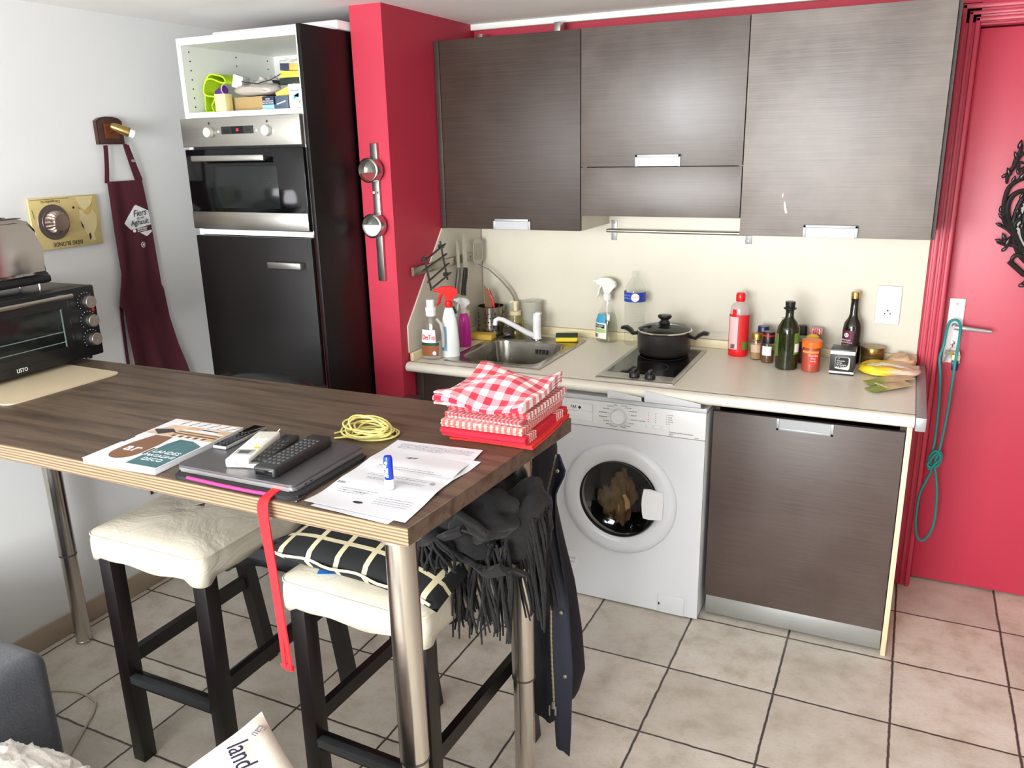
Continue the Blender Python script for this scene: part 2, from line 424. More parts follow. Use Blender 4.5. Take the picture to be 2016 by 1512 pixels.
struct('window_1', w1, WHITE)
w2 = MB()  # unseen side window, added to go with the fill light
for y in (-3.5, -2.73, -1.96): w2.box(XR+.02, XR+.07, y, y+.06, .85, 2.15)
for z in (.85, 2.09): w2.box(XR+.02, XR+.07, -3.5, -1.9, z, z+.06)
struct('fill_window', w2, WHITE)
struct('baseboard_left', MB().box(XL, XL+.012, YB, 0, 0, 0.085, .002), BASEB)
# ceiling strip along the back wall and door frame mouldings
tm = MB(); tm.box(-0.004, 1.80, -0.035, 0.0, H-.024, H, .003); struct('trim_1', tm, WHITEL)
tr = MB()
for (a, c, d) in ((1.838, 1.905, .012), (1.845, 1.860, .022), (1.868, 1.880, .020), (1.888, 1.902, .026)):
    tr.box(a, c, -d, 0.0, 0, 2.10+(1.905-a), .003)
    tr.box(a, 2.80, -d, 0.0, 2.10+(1.905-c), 2.10+(1.905-a)+.001, .003)
    q = 4.64-c; r_ = 4.64-a
    tr.box(q+.0, r_, -d, 0.0, 0, 2.10+(1.905-a), .003)
struct('trim_2', tr, REDDOOR)
jb = MB(); jb.box(1.900, 1.9055, 0.0, 0.10, 0, 2.1); jb.box(2.7345, 2.74, 0, .1, 0, 2.1); jb.box(1.9055, 2.7345, 0, .1, 2.0945, 2.1)
struct('trim_3', jb, REDDOOR)
struct('door_1', MB().box(1.908, 2.732, 0.060, 0.10, 0.008, 2.090, .003), REDDOOR)
struct('wall_hall', MB().box(1.8, 2.9, 0.15, 0.2, 0, H), WHITEW)

# ================================================================== SPLASHBACK
t = MB(); t.box(0.004, 1.832, -0.0063, -0.0004, ZC+.034, 1.48); tag(obj('splashback', t, CREAM), 'cream laminate splashback panel on the wall above the worktop', 'splashback')
t = MB(); t.prism([(-.006, ZC+.034), (-.655, ZC+.034), (-.655, 1.06), (-.353, 1.4165), (-.006, 1.4165)], -0.004, 0.002, Matrix(((0, 0, 1, 0), (1, 0, 0, 0), (0, 1, 0, 0), (0, 0, 0, 1))))
tag(obj('side_splashback', t, CREAM), 'cream slanted side splashback on the red column behind the cleaning sprays', 'splashback')

# ================================================================== WORKTOP
wt = thing('worktop', 'long cream laminate worktop with sink and hob set into it', 'worktop', (0, 0, 0))
t = MB()
# slab with cut-outs for sink bowl and hob, rounded front edge
def slab(x0, x1, y0, y1): t.box(x0, x1, y0, y1, .880, ZC)
slab(0.0, .165, -.660, -.012); slab(.165, .505, -.660, -.560); slab(.165, .505, -.175, -.012); slab(.505, .80, -.660, -.012)
slab(.80, 1.045, -.660, -.600); slab(.80, 1.045, -.11, -.012); slab(1.045, 1.834, -.660, -.012)
front = []
for k in range(9):
    a = PI*k/8; front.append((-.662-.028*math.sin(a)**0.8, .8995+.0195*math.cos(a)))
t.prism([(-.655, ZC)]+front+[(-.655, .880)], 0.0, 1.834, Matrix(((0, 0, 1, 0), (1, 0, 0, 0), (0, 1, 0, 0), (0, 0, 0, 1))))
obj('worktop_slab', t, WORKTOP, wt)
t = MB(); t.box(1.836, 1.866, -.690, -.014, .876, ZC+.001, .002); obj('end_strip', t, SATIN, wt, 'satin metal end strip')
t = MB(); t.box(0.022, 1.834, -.022, -.0065, ZC, ZC+.034, .003); t.box(0.0025, 0.020, -.655, -.0065, ZC, ZC+.034, .003)
obj('upstand', t, CREAM2, wt, 'pale yellow upstand trim')

# ================================================================== handles
def bar_handle(parent, x0, x1, z0, z1, y, top=False):
    """recessed silver frame handle let into a door edge (open at bottom, or at top)"""
    t = MB(); w = .010
    t.box(x0, x0+w, y-.007, y+.004, z0, z1, .0015); t.box(x1-w, x1, y-.007, y+.004, z0, z1, .0015)
    if top: t.box(x0, x1, y-.007, y+.004, z0, z0+w, .0015)
    else: t.box(x0, x1, y-.007, y+.004, z1-w, z1, .0015)
    h = obj('handle', t, SATIN, parent, 'silver frame handle')
    t = MB(); t.box(x0+w, x1-w, y-.0048, y+.003, z0 + (w if top else .002), z1-(.002 if top else w))
    obj('finger_plate', t, SATIN, h); return h

# ================================================================== WALL CABINETS
def wall_cab(name, label, x0, x1, z0, z1, doors, door_mats, hx, filler=None, side=True):
    c = thing(name, label, 'wall cabinet', (x0, -.006, z0))
    y0 = -.3526
    t = MB(); t.box(x0+.002, x0+.018, y0+.020, -.007, z0, z1); t.box(x1-.018, x1-.002, y0+.020, -.007, z0, z1)
    t.box(x0+.018, x1-.018, y0+.020, -.007, z0, z0+.016); t.box(x0+.018, x1-.018, y0+.020, -.007, z1-.016, z1); t.box(x0+.018, x1-.018, -.012, -.007, z0+.016, z1-.016)
    t.xf(Matrix.Translation((-x0, .006, -z0))); obj('cabinet_body', t, CREAM, c)
    for i, (a, b_) in enumerate(doors):
        t = MB(); t.box((filler or x0)+.0015, x1-.0015, y0, y0+.018, a+.0012, b_-.0012, .0012)
        t.xf(Matrix.Translation((-x0, .006, -z0))); d = obj('door' if i == 0 else 'lower_flap', t, door_mats[i], c)
        if i == 0:
            h = bar_handle(d, hx[0]-x0, hx[1]-x0, a-z0+.0005, a-z0+.043, y0+.0055)
    if filler:
        t = MB(); t.box(x0+.001, filler-.001, y0, y0+.018, z0, z1, .001); t.xf(Matrix.Translation((-x0, .006, -z0))); obj('filler_strip', t, WENGE, c)
    return c
wall_cab('wall_cabinet', 'dark brown wall cabinet left of the extractor hood, above the sink', -.003, .6157, 1.4176, 2.1425, [(1.4176, 2.1425)], [WENGE], (.242, .406), filler=.0218)
wall_cab('hood_cabinet', 'shorter dark wall cabinet with a lower flap, above the hob', .6157, 1.2152, 1.4767, 2.1425, [(1.6572, 2.1425), (1.4767, 1.6572)], [WENGE2, WENGE2], (.829, .998))
c3 = wall_cab('wall_cabinet', 'dark wall cabinet with greasy smudges and a painted-in pale window sheen next to the red door', 1.2152, 1.826, 1.4176, 2.1425, [(1.4176, 2.1425)], [WENGE3], (1.430, 1.605))
t = MB()
for P_ in ([(1.352, 1.562), (1.357, 1.566), (1.358, 1.556), (1.353, 1.548)], [(1.360, 1.536), (1.365, 1.538), (1.374, 1.500), (1.368, 1.496), (1.362, 1.515)]): t.prism([(x-1.2152, z-1.4176) for x, z in P_], 0, .0003, frame((0, -.3467, 0), (1, 0, 0), (0, 0, 1)))
obj('drip_mark', t, mat('dried_white_drip', rgb(196, 190, 184), .7), c3, 'dried white drip mark')
t = MB(); t.box(1.8262, 1.836, -.334, -.007, 1.4176, 2.1425); t.xf(Matrix.Translation((-1.2152, .006, -1.4176))); obj('side_panel', t, WENGE, c3)
# small steel lift stays standing on top of the cabinets
for i, (x, dz) in enumerate(((.055, .045), (.108, .03), (.405, .065))):
    t = MB(); t.box(x, x+.028, -.10, -.06, 2.1425, 2.1425+dz, .002)
    tag(obj('pipe_bracket', t, STEEL, loc=(x, -.08, 2.1425)), ['small bracket stub on the sink cabinet in the corner by the red column', 'short pale bracket stub on the sink cabinet beside the corner one', 'tall clear bracket standing on the sink cabinet under the ceiling strip'][i], 'bracket', 'bracket stubs above the cabinets')

# ================================================================== BASE CABINETS
c = thing('sink_cabinet', 'dark base cabinet under the sink, mostly hidden behind the towels', 'base cabinet', (0.0, -.60, 0))
t = MB(); t.box(.003, .019, -.0, .58, .0, .878); t.box(.570, .586, -.0, .58, 0, .878); t.box(.019, .570, 0.0, .58, .10, .116); obj('cabinet_body', t, WENGE, c)
t = MB(); t.box(.040, .584, -.018, -.001, .10, .868, .001); d = obj('door', t, WENGE, c)
bar_handle(d, .232, .43, .818, .868, -.014, True)
t = MB(); t.box(.003, .038, -.018, -.001, .0, .868, .001); obj('filler_strip', t, WENGE, c)
t = MB(); t.box(.040, .584, .05, .062, .0, .095); obj('plinth', t, SATIN, c)

c = thing('base_cabinet', 'brown laminate base cabinet under the right end of the worktop', 'base cabinet', (1.198, -.544, 0))
t = MB(); t.box(.004, .020, .002, .52, .095, .878); t.box(.600, .6185, .002, .52, .095, .878); t.box(.02, .6, .002, .52, .095, .111); t.box(.02, .6, .5, .516, .111, .878); obj('cabinet_body', t, WENGE, c)
t = MB(); t.box(.002, .6165, -.020, 0.0, .0955, .8265, .0012); d = obj('door', t, m_darkwood('wenge_base_door', (66, 52, 47), (84, 69, 63), 0.42, -0.05), c)
bar_handle(d, .217, .402, .783, .8265, -.0165, True)
t = MB(); t.box(.004, .6165, -.002, .010, .012, .090, .001); obj('plinth', t, m_brushed('worn_plinth', (190, 192, 190), .35, (2, 2, 60), 0.7), c, 'worn silver plinth')
t = MB(); t.box(.6195, .636, -.020, .52, 0, .8785, .001); obj('end_panel', t, CREAM2, c, 'cream end panel')

# ================================================================== TALL OVEN CABINET
TX0, TX1, TY = -.720, -.153, -.976
c = thing('tall_cabinet', 'tall black-fronted cabinet housing the oven beside the red column', 'cabinet', (TX0, TY, 0))
t = MB(); t.box(0, .020, .004, .60, 0, 2.1404); t.box(.020, .548, .004, .60, 2.1164, 2.1404); t.box(.020, .548, .004, .60, 1.8640, 1.8830)
t.box(.020, .548, .50, .515, 1.883, 2.1164); t.box(.548, .556, .004, .60, 1.45, 2.1404); t.box(.020, .548, .004, .60, 1.440, 1.4585)


obj('carcass', t, WHITEL, c, 'white carcass with an open top shelf')
t = MB()
for yy in (.040, .28, .46):
    for k in range(7): t.cyl((.0195, yy, 1.905+.032*k), (.0212, yy, 1.905+.032*k), .0028, 8)
obj('peg_holes', t, BLACKM, c)
t = MB(); t.box(.5565, .572, -.002, .272, 0, 2.150, .001); t.box(.5565, .5645, .272, .60, 0, 2.150); obj('side_panel', t, TALLWOOD, c, 'black side panel')
t = MB(); t.box(.002, .553, -.018, .001, .10, 1.4370, .0015); d = obj('door', t, TALLWOOD, c)
t = MB(); t.box(.368, .520, -.050, -.042, 1.330, 1.352, .002); t.box(.368, .380, -.044, -.018, 1.332, 1.350, .001); t.box(.508, .520, -.044, -.018, 1.332, 1.350, .001); obj('handle', t, STEEL, d)
t = MB(); t.box(.01, .55, .04, .055, 0, .095); obj('plinth', t, TALLWOOD, c)
# built-in oven
o = thing('built_in_oven', 'stainless and black glass oven built into the tall cabinet', 'oven', (TX0, TY, 1.4585))
t = MB(); t.box(.022, .545, .006, .48, .002, .403); obj('oven_body', t, BLACKM, o)
t = MB(); t.box(-.003, .553, -.022, .003, .3025, .4035, .002); cp = obj('control_panel', t, STEEL, o)
t = MB(); t.box(.195, .345, -.0235, -.021, .345, .3715, .001); dsp = obj('display', t, BLACKM, cp)
t = MB(); t.box(.245, .298, -.0242, -.0234, .346, .3705); obj('screen', t, GLASSK, dsp)
LED = mat('red_led', (1, .02, .03, 1), .4, emit=3)
text(dsp, '10', .013, frame((.271, -.0245, .358), (1, 0, 0), (0, 0, 1)), LED, 'red_digits')
t = MB()
for x in (.210, .224, .314, .328): t.cyl((x, -.0235, .3575), (x, -.0250, .3575), .0042, 12)
obj('touch_button', t, BLACK, dsp)
for x in (.138, .410):
    t = MB(); t.cyl((x, -.022, .353), (x, -.040, .353), .0195, 28, .018, .0015); obj('knob', t, mat('knob_grey', rgb(205, 203, 196), .35, .4), cp)
t = MB()
for x in (.182, .362): t.cyl((x, -.022, .3545), (x, -.026, .3545), .004, 12)
obj('small_button', t, WHITE, cp)
t = MB()
for x in (.138, .410):
    t.prism([(x-.005, .384), (x, .389), (x+.005, .384), (x, .379)], -.0004, .0004, Matrix(((1, 0, 0, 0), (0, 0, 1, -.0226), (0, 1, 0, 0), (0, 0, 0, 1))))
obj('marking', t, INKD, cp)
t = MB(); t.box(0, .553, -.018, .003, .004, .2935, .002); od = obj('oven_door', t, GLASSK, o)
t = MB(); t.box(.118, .430, -.0188, -.0178, .082, .232, .0004); obj('window', t, GREYG, od)
t = MB(); t.box(.001, .552, -.0215, -.017, .006, .068, .001); obj('door_trim', t, STEEL, od, 'stainless lower trim')
t = MB(); t.box(.058, .402, -.052, -.042, .251, .272, .003); t.box(.070, .085, -.044, -.017, .255, .268, .001); t.box(.375, .390, -.044, -.017, .255, .268, .001); obj('handle', t, STEEL, od)
# white panel lying on top
t = MB(); t.box(-.745, -.150, -.765, -.35, 2.152, 2.186, .008); 
for x in (-.68, -.42, -.20): t.box(x, x+.03, -.74, -.72, 2.1406, 2.153)
tag(obj('panel', t, WHITE, loc=(-.36, -.7, 2.1406)), 'flat white panel lying on top of the tall oven cabinet', 'panel')
# ================================================================== WASHING MACHINE
WX0, WX1, WY = .592, 1.184, -.601
w = thing('washing_machine', 'white front-loading washing machine between the sink cabinet and the brown base cabinet', 'washing machine', (WX0, WY, 0))
WW = WX1-WX0
t = MB(); t.box(0, .012, .0125, .52, .012, .820, .002); t.box(WW-.012, WW, .0125, .52, .012, .820, .002); t.box(.012, WW-.012, .0125, .52, .78, .820); t.box(.012, WW-.012, .0125, .52, .012, .05); t.box(.012, WW-.012, .505, .52, .05, .78); t.box(.012, WW-.012, .0125, .016, .70, .78)
for x in (.05, WW-.05):
    for y in (.06, .46): t.cyl((x, y, 0), (x, y, .014), .02, 12)
obj('body', t, WMW, w)
t = MB(); HC = (.878-WX0, .4485); nh = 72   # front sheet with the round door opening
def sq_pt(a):
    c_, s_ = math.cos(a), math.sin(a); tx = ((WW-.001-HC[0]) if c_ > 0 else (HC[0]-.001))/max(abs(c_), 1e-9); tz = ((.722-HC[1]) if s_ > 0 else (HC[1]-.006))/max(abs(s_), 1e-9); q_ = min(tx, tz); return (HC[0]+q_*c_, HC[1]+q_*s_)
angs = sorted([2*PI*k/nh for k in range(nh)]+[math.atan2(z-HC[1], x-HC[0]) % (2*PI) for x in (.001, WW-.001) for z in (.006, .722)])
ro = [sq_pt(a) for a in angs]; ri = [(HC[0]+.214*math.cos(a), HC[1]+.214*math.sin(a)) for a in angs]
t.grid([[Vector((p[0], y, p[1])) for p in R_] for R_, y in ((ri, .012), (ri, -.002), (ro, -.002), (ro, .012))], closed_u=True, closed_v=True)
fp = obj('front_panel', t, WMW, w)
t = MB(); t.box(-.001, WW+.001, -.008, .014, .724, .828, .006); cp = obj('control_panel', t, WHITE, w)
t = MB(); t.box(-.003, WW+.003, -.012, .53, .829, .848, .005); obj('lid', t, WMW, w)
def wm(x, z): return (x-WX0, z)
t = MB(); t.box(.022, .172, -.0145, -.008, .782, .812, .002); t.box(.022, .172, -.0105, -.0075, .745, .781, .003); dr = obj('detergent_drawer', t, WHITE, cp)
text(dr, 'FAR', .017, frame((.098, -.0148, .797), (1, 0, 0), (0, 0, 1)), INKD, 'lettering', sx=.8)
t = MB(); t.prism([(-.007, 0), (0, .007), (.007, 0), (0, -.007)], 0, .0006, frame((.122, -.0146, .797), (1, 0, 0), (0, 0, 1))); obj('logo_mark', t, INKD, dr)
kx, kz = .274, .779
t = MB(); t.cyl((kx, -.008, kz), (kx, -.030, kz), .0300, 36, .0270, .003); t.box(kx-.0015, kx+.0015, -.031, -.029, kz+.012, kz+.024); obj('program_knob', t, WHITE, cp)
t = MB()
for k in range(16):
    a = PI/2-2*PI*(k+.5)/16; R1 = .037
    px, pz = kx+R1*math.cos(a), kz+R1*math.sin(a)
    t.cyl((px, -.0078, pz), (px+.005*math.cos(a), -.0078, pz+.005*math.sin(a)), .0006, 4)
obj('dial_ticks', t, INK, cp)
PR = [('Coton 20°', 1), ('Coton 40°', 1), ('Quotidien 60°', 1), ('Rapide 30\'', 1), ('Coton 60° avec prélavage', 1), ('Laine 40°', 1), ('Essorage', 1), ('Rinçage', 1), ('Synthétique', -1), ('Délicat 30°', -1), ('Eco 40-60', -1), ('Synthétique 40°', -1), ('Synthétique 60°', -1), ('Coton 90°', -1), ('Coton 60°', -1), ('Arrêt', -1)]
for k, (s_, sd) in enumerate(PR):
    a = PI/2-2*PI*(k+.5)/16; x = kx+.046*math.cos(a); z = kz+.042*math.sin(a)
    text(cp, s_, .0052, frame((x, -.0082, z), (1, 0, 0), (0, 0, 1)), INKD, 'lettering', align='LEFT' if sd > 0 else 'RIGHT')
t = MB()
for (x, zs) in ((.385, 5), (.412, 5), (.452, 5)):
    for k in range(zs): t.cyl((x, -.0078, .805-k*.0085), (x, -.0086, .805-k*.0085), .0014, 8)
obj('indicator_light', t, INKD, cp)
t = MB()
for (x, z) in ((.385, .788), (.452, .805)): t.cyl((x, -.0078, z), (x, -.0095, z), .0028, 10)
obj('lit_indicator', t, mat('orange_led', rgb(255, 120, 90), .4, emit=1.2), cp)
for k, s_ in enumerate(('En cours', 'Lavage', 'Rinçage', 'Essorage', 'Fin')):
    text(cp, s_, .005, frame((.458, -.0082, .805-k*.0085), (1, 0, 0), (0, 0, 1)), INKD, align='LEFT')
for k in range(3):
    t = MB(); t.box(.374+k*.030, .402+k*.030, -.0115, -.0078, .749, .7605, .0015); obj('button', t, WHITE, cp)
text(cp, 'Capacité variable automatique', .0085, frame((.462, -.0084, .742), (1, 0, 0), (0, 0, 1)), INK, align='LEFT', sx=.85)
text(cp, '6KG', .0085, frame((.462, -.0084, .733), (1, 0, 0), (0, 0, 1)), INK, align='LEFT')
text(cp, 'A++', .0085, frame((.562, -.0084, .731), (1, 0, 0), (0, 0, 1)), INK)
dx, dz = .862-WX0, .447
MD = frame((dx, 0, dz), (1, 0, 0), (0, 0, 1))
t = MB(); t.lathe([(.222, .001), (.221, .008), (.214, .016), (.195, .020), (.170, .019), (.157, .013), (.152, .004)], 64, MD @ Matrix.Translation((0.008, 0, .0015)), cap=False)
t.lathe([(.152, .004), (.150, -.02), (.222, -.02), (.222, .001)], 64, MD @ Matrix.Translation((0.008, 0, .0015)), cap=False)
dr = obj('door', t, WMW, w)
t = MB(); t.lathe([(.1535, .010), (.1500, .013), (.1465, .008), (.1465, -.0)], 64, MD @ Matrix.Translation((.004, 0, .002)), cap=False); obj('door_ring', t, BLACK, dr)
t = MB(); t.lathe([(.1475, .002), (.12, -.012), (.08, -.022), (.03, -.027), (.0005, -.028)], 48, MD, cap=False)
WG = mat_clear('door_bowl_glass', (.56, .56, .55, 1), gloss=.10, rough=.05); obj('door_glass', t, WG, dr)
t = MB(); t.lathe([(.149, -.001), (.148, -.20), (.0, -.21)], 48, MD @ Matrix.Translation((0, 0, -.012)), cap=False); obj('drum', t, mat('dark_drum', rgb(52, 50, 48), .5, .3), w)
def crump(p, d): return p + d*0.028*nz(d, 2.3, 3.1) + d*0.014*nz(d, 6, 1)
t = MB(); t.blob((dx+.0, .060, dz-.02), (.045, .03, .110), 24, 18, crump); t.blob((dx-.045, .065, dz-.045), (.055, .03, .06), 20, 14, crump)
tag(obj('laundry', t, mat('tan_laundry', rgb(158, 126, 86), .9, bump=.3), loc=None), 'tan laundry crumpled behind the washing machine door glass', 'laundry').location = (WX0, WY, 0)
t = MB(); t.blob((dx+.075, .13, dz-.045), (.05, .03, .06), 20, 14, crump)
tag(obj('laundry', t, mat('navy_laundry', rgb(30, 34, 46), .9), loc=None), 'dark navy laundry beside the tan one in the washing drum', 'laundry').location = (WX0, WY, 0)
t = MB()
pts = []
for k in range(13):
    a = PI/2 - PI*k/12; pts.append((.063*math.cos(a)**.5 if False else .02*math.cos(a)+.088, .058*math.sin(a)))
poly = [(.078, .058), (.100, .060), (.150, .054), (.152, 0), (.150, -.054), (.100, -.060), (.078, -.058), (.073, -.03), (.071, 0), (.073, .03)]
t.prism([(x+.032, y+.008) for x, y in poly], .0215, .030, MD); h = obj('handle', t, WHITE, dr)
t = MB(); t.box(.438, .542, -.0045, -.001, .006, .082, .004); fl = obj('filter_flap', t, WMW, w)
t = MB(); t.box(.441, .447, -.006, -.004, .036, .046); obj('slot', t, BLACKM, fl)
t = MB(); t.cyl((.076, -.0015, .150), (.076, -.003, .150), .036, 36); st = obj('round_sticker', t, mat('pale_sticker', rgb(226, 227, 228), .5), w)
text(st, 'QUALITÉ', .012, frame((.076, -.0032, .158), (1, 0, 0), (0, 0, 1)), INK); text(st, 'GARANTIE', .009, frame((.076, -.0032, .142), (1, 0, 0), (0, 0, 1)), INK)
# ---- two paper wedges pushed between machine and worktop
for (x0, x1, zt0, zt1, l) in ((.850, .975, .903, .888, 'left folded white paper wedge between washing machine lid and worktop'), (.985, 1.182, .915, .888, 'long white paper wedge at the right corner of the washing machine lid')):
    def wf(u, v):
        x = x0+(x1-x0)*u; zt = zt0+(zt1-zt0)*u; P_ = [(-.618, .8492), (-.660, .8600), (-.6945, .8740), (-.6965, .884), (-.6965, zt)]
        k = min(int(v*4), 3); q = v*4-k; return (x, P_[k][0]*(1-q)+P_[k+1][0]*q, P_[k][1]*(1-q)+P_[k+1][1]*q)
    t = MB(); t.sheet(wf, 8, 16, .0008)
    tag(obj('paper_wedge', t, PAPER, loc=((x0+x1)/2, -.66, .8488)), l, 'paper', 'paper wedges over the washing machine')

# ================================================================== SINK
s = thing('sink', 'square stainless steel sink set into the worktop', 'sink', (.335, -.345, ZC))
def rrect(hx, hy, r, n=6):
    P = []
    for cx_, cy_, a0 in ((hx-r, hy-r, 0), (-hx+r, hy-r, 90), (-hx+r, -hy+r, 180), (hx-r, -hy+r, 270)):
        for k in range(n+1):
            a = math.radians(a0+90*k/n); P.append((cx_+r*math.cos(a), cy_+r*math.sin(a)))
    return P
t = MB(); ox, oy = .0, -.028
rings = [(rrect(.208, .258, .006), .0004, 0, 0), (rrect(.208, .258, .006), .0035, 0, 0), (rrect(.204, .254, .006), .0050, 0, 0), (rrect(.193, .243, .02), .0040, 0, 0),
         (rrect(.170, .178, .06), .0032, ox, oy), (rrect(.166, .174, .058), .0005, ox, oy), (rrect(.158, .166, .055), -.06, ox, oy), (rrect(.150, .158, .052), -.135, ox, oy), (rrect(.135, .143, .05), -.150, ox, oy), (rrect(.02, .02, .019), -.155, ox, oy)]
t.grid([[Vector((x+dx_, y+dy_, z)) for x, y in P] for P, z, dx_, dy_ in rings], closed_v=True); 
obj('basin', t, m_brushed('sink_steel', (172, 168, 158), .24, (40, 40, 40)), s)
t = MB(); t.cyl((ox, oy, -.1545), (ox, oy, -.150), .038, 24); obj('drain', t, CHROME, s)
t = MB()
for k in range(4): t.box(.02+k*.016, .028+k*.016, .1335, .1385, -.045, -.025)
obj('overflow', t, BLACKM, s)
# tap
f = thing('mixer_tap', 'white swivel kitchen tap behind the sink', 'tap', (.338, -.152, ZC+.0052))
t = MB(); t.lathe([(.021, 0), (.021, .004), (.018, .008), (.018, .07), (.0185, .071), (.0185, .102), (.012, .112), (.002, .113)], 28); obj('body', t, WHITE, f)
t = MB(); t.lathe([(.022, 0), (.022, .005), (.0185, .006)], 28); obj('base_ring', t, CHROME, f)
t = MB(); sp = [(-.012, -.010, .020), (-.035, -.03, .035), (-.085, -.07, .075), (-.118, -.098, .100), (-.132, -.110, .105), (-.142, -.118, .098), (-.144, -.120, .078)]
t.tube(sp, [.012, .012, .0105, .010, .010, .0105, .0105], 14); obj('spout', t, WHITE, f)
t = MB(); t.box(-.006, .020, -.012, .012, .108, .122, .004); t.box(-.016, -.006, -.006, .006, .108, .115, .003); obj('lever', t, WHITE, f)

# ================================================================== HOB
hb = thing('ceramic_hob', 'narrow two-ring black glass hob with steel frame in the worktop', 'hob', (.920, -.353, ZC))
t = MB(); hx, hy = .146, .262
t.grid([[Vector((x, y, z)) for x, y in P] for P, z in ((rrect(hx, hy, .004), .0003), (rrect(hx, hy, .004), .004), (rrect(hx-.004, hy-.004, .004), .0062), (rrect(hx-.018, hy-.018, .004), .0058))], closed_v=True)
t.box(-hx+.017, hx-.017, -hy+.016, -hy+.080, .0040, .0060); obj('frame', t, STEEL, hb)
t = MB(); t.box(-hx+.017, hx-.017, -hy+.080, hy-.017, .002, .0064); gl = obj('glass_plate', t, GLASSK, hb)
t = MB()
for cy_, r in ((-.070, .072), (.120, .09)):
    t.lathe([(r, .0066), (r+.0012, .0066)], 48, Matrix.Translation((0, cy_, 0)), cap=False)
obj('ring_marking', t, INK, gl)
for x in (-.012, .047):
    t = MB(); t.cyl((x, -hy+.048, .006), (x, -hy+.048, .022), .020, 24, .018, .002); t.box(x-.006, x+.006, -hy+.030, -hy+.066, .021, .034, .002); obj('knob', t, BLACK, hb)
# pot
p = thing('cooking_pot', 'dark grey two-handled pot with a glass lid on the hob', 'pot', (.918, -.205, ZC+.0066))
POTM = mat('dark_nonstick', rgb(46, 42, 40), .32, .3, var=.05)
t = MB(); t.lathe([(.0, .001), (.088, .0), (.098, .006), (.1045, .020), (.1065, .092), (.109, .094), (.1065, .096), (.103, .092), (.100, .020), (.0, .006)], 56, cap=False); obj('pot_body', t, POTM, p)
for s_ in (-1, 1):
    t = MB(); pts = [(s_*.100, 0, .078), (s_*.128, 0, .074), (s_*.140, 0, .086), (s_*.158, 0, .096), (s_*.176, 0, .094)]
    t.tube([Vector(q) for q in pts], [.017, .020, .023, .024, .018], 12, flat=.38, up=(0, 1, 0)); obj('pot_handle', t, BLACK, p)
t = MB(); t.lathe([(.108, .0965), (.1085, .100), (.104, .1015), (.103, .098)], 56, cap=False); lr = obj('lid', t, CHROME, p)
t = MB(); t.lathe([(.1045, .100), (.085, .110), (.055, .118), (.02, .121), (.001, .1215)], 48, cap=False); obj('lid_glass', t, mat_clear('lid_glass', (.55, .57, .56, 1), gloss=.14, rough=.05), lr)
t = MB(); t.lathe([(.020, .121), (.024, .126), (.018, .132), (.014, .138), (.024, .146), (.027, .152), (.024, .158), (.002, .160)], 24, sx=1.05, sy=.8); obj('lid_knob', t, BLACK, lr)

# ================================================================== BOTTLES AND JARS on the worktop
def bottle(name, label, cat, loc, prof, m, parts=(), sx=1, sy=1, rz=0, group=None):
    """prof: body profile; parts: (part name, profile, material, label) list"""
    b = thing(name, label, cat, (loc[0], loc[1], ZC+.0004), rz, group)
    t = MB(); t.lathe(prof, 32, sx=sx, sy=sy); body = obj('bottle_body', t, m, b)
    for q in parts:
        t = MB(); t.lathe(q[1], 28, sx=q[4] if len(q) > 4 else 1, sy=q[5] if len(q) > 5 else 1); obj(q[0], t, q[2], b, q[3] if len(q) > 3 else None)
    return b
def wrap_label(parent, r0, r1, z0, z1, a0, a1, m, name='label', sx=1, sy=1, n=14, lab=None, zf=None):
    """curved label patch; angles in degrees, -90 faces the viewer"""
    t = MB()
    def f(u, v):
        a = math.radians(a0+(a1-a0)*u); z = z0+(z1-z0)*v; r = r0+(r1-r0)*v
        return (r*math.cos(a)*sx, r*math.sin(a)*sy, z)
    t.sheet(f, n, 6, .0006); return obj(name, t, m, parent, lab)
def trig(parent, M, m1, m2, s=1.0, trig_m=None):
    """trigger spray head pointing to local -x"""
    t = MB(); t.lathe([(.013*s, 0), (.014*s, .004*s), (.013*s, .020*s), (.009*s, .024*s)], 20); c_ = obj('collar', t.xf(M), m2, parent)
    t = MB()
    prof = [(-.040, .052), (-.040, .066), (-.020, .074), (.012, .074), (.030, .062), (.034, .046), (.022, .040), (.012, .022), (-.010, .022), (-.012, .048)]
    t.prism([(x*s, z*s) for x, z in prof], -.009*s, .009*s, Matrix(((1, 0, 0, 0), (0, 0, 1, 0), (0, 1, 0, 0), (0, 0, 0, 1))))
    bmesh.ops.bevel(t.bm, geom=list(t.bm.edges), offset=.003*s, segments=2, affect='EDGES')
    t.cyl((-.040*s, 0, .060*s), (-.050*s, 0, .060*s), .006*s, 12)
    h_ = obj('spray_head', t.xf(M), m1, parent)
    t = MB(); t.tube([Vector((-.018*s, 0, .052*s)), Vector((-.028*s, 0, .038*s)), Vector((-.032*s, 0, .018*s)), Vector((-.040*s, 0, .008*s))], [.005*s, .006*s, .005*s, .004*s], 8, flat=1.6, up=(1, 0, 0)); obj('trigger', t.xf(M), trig_m or m1, parent)
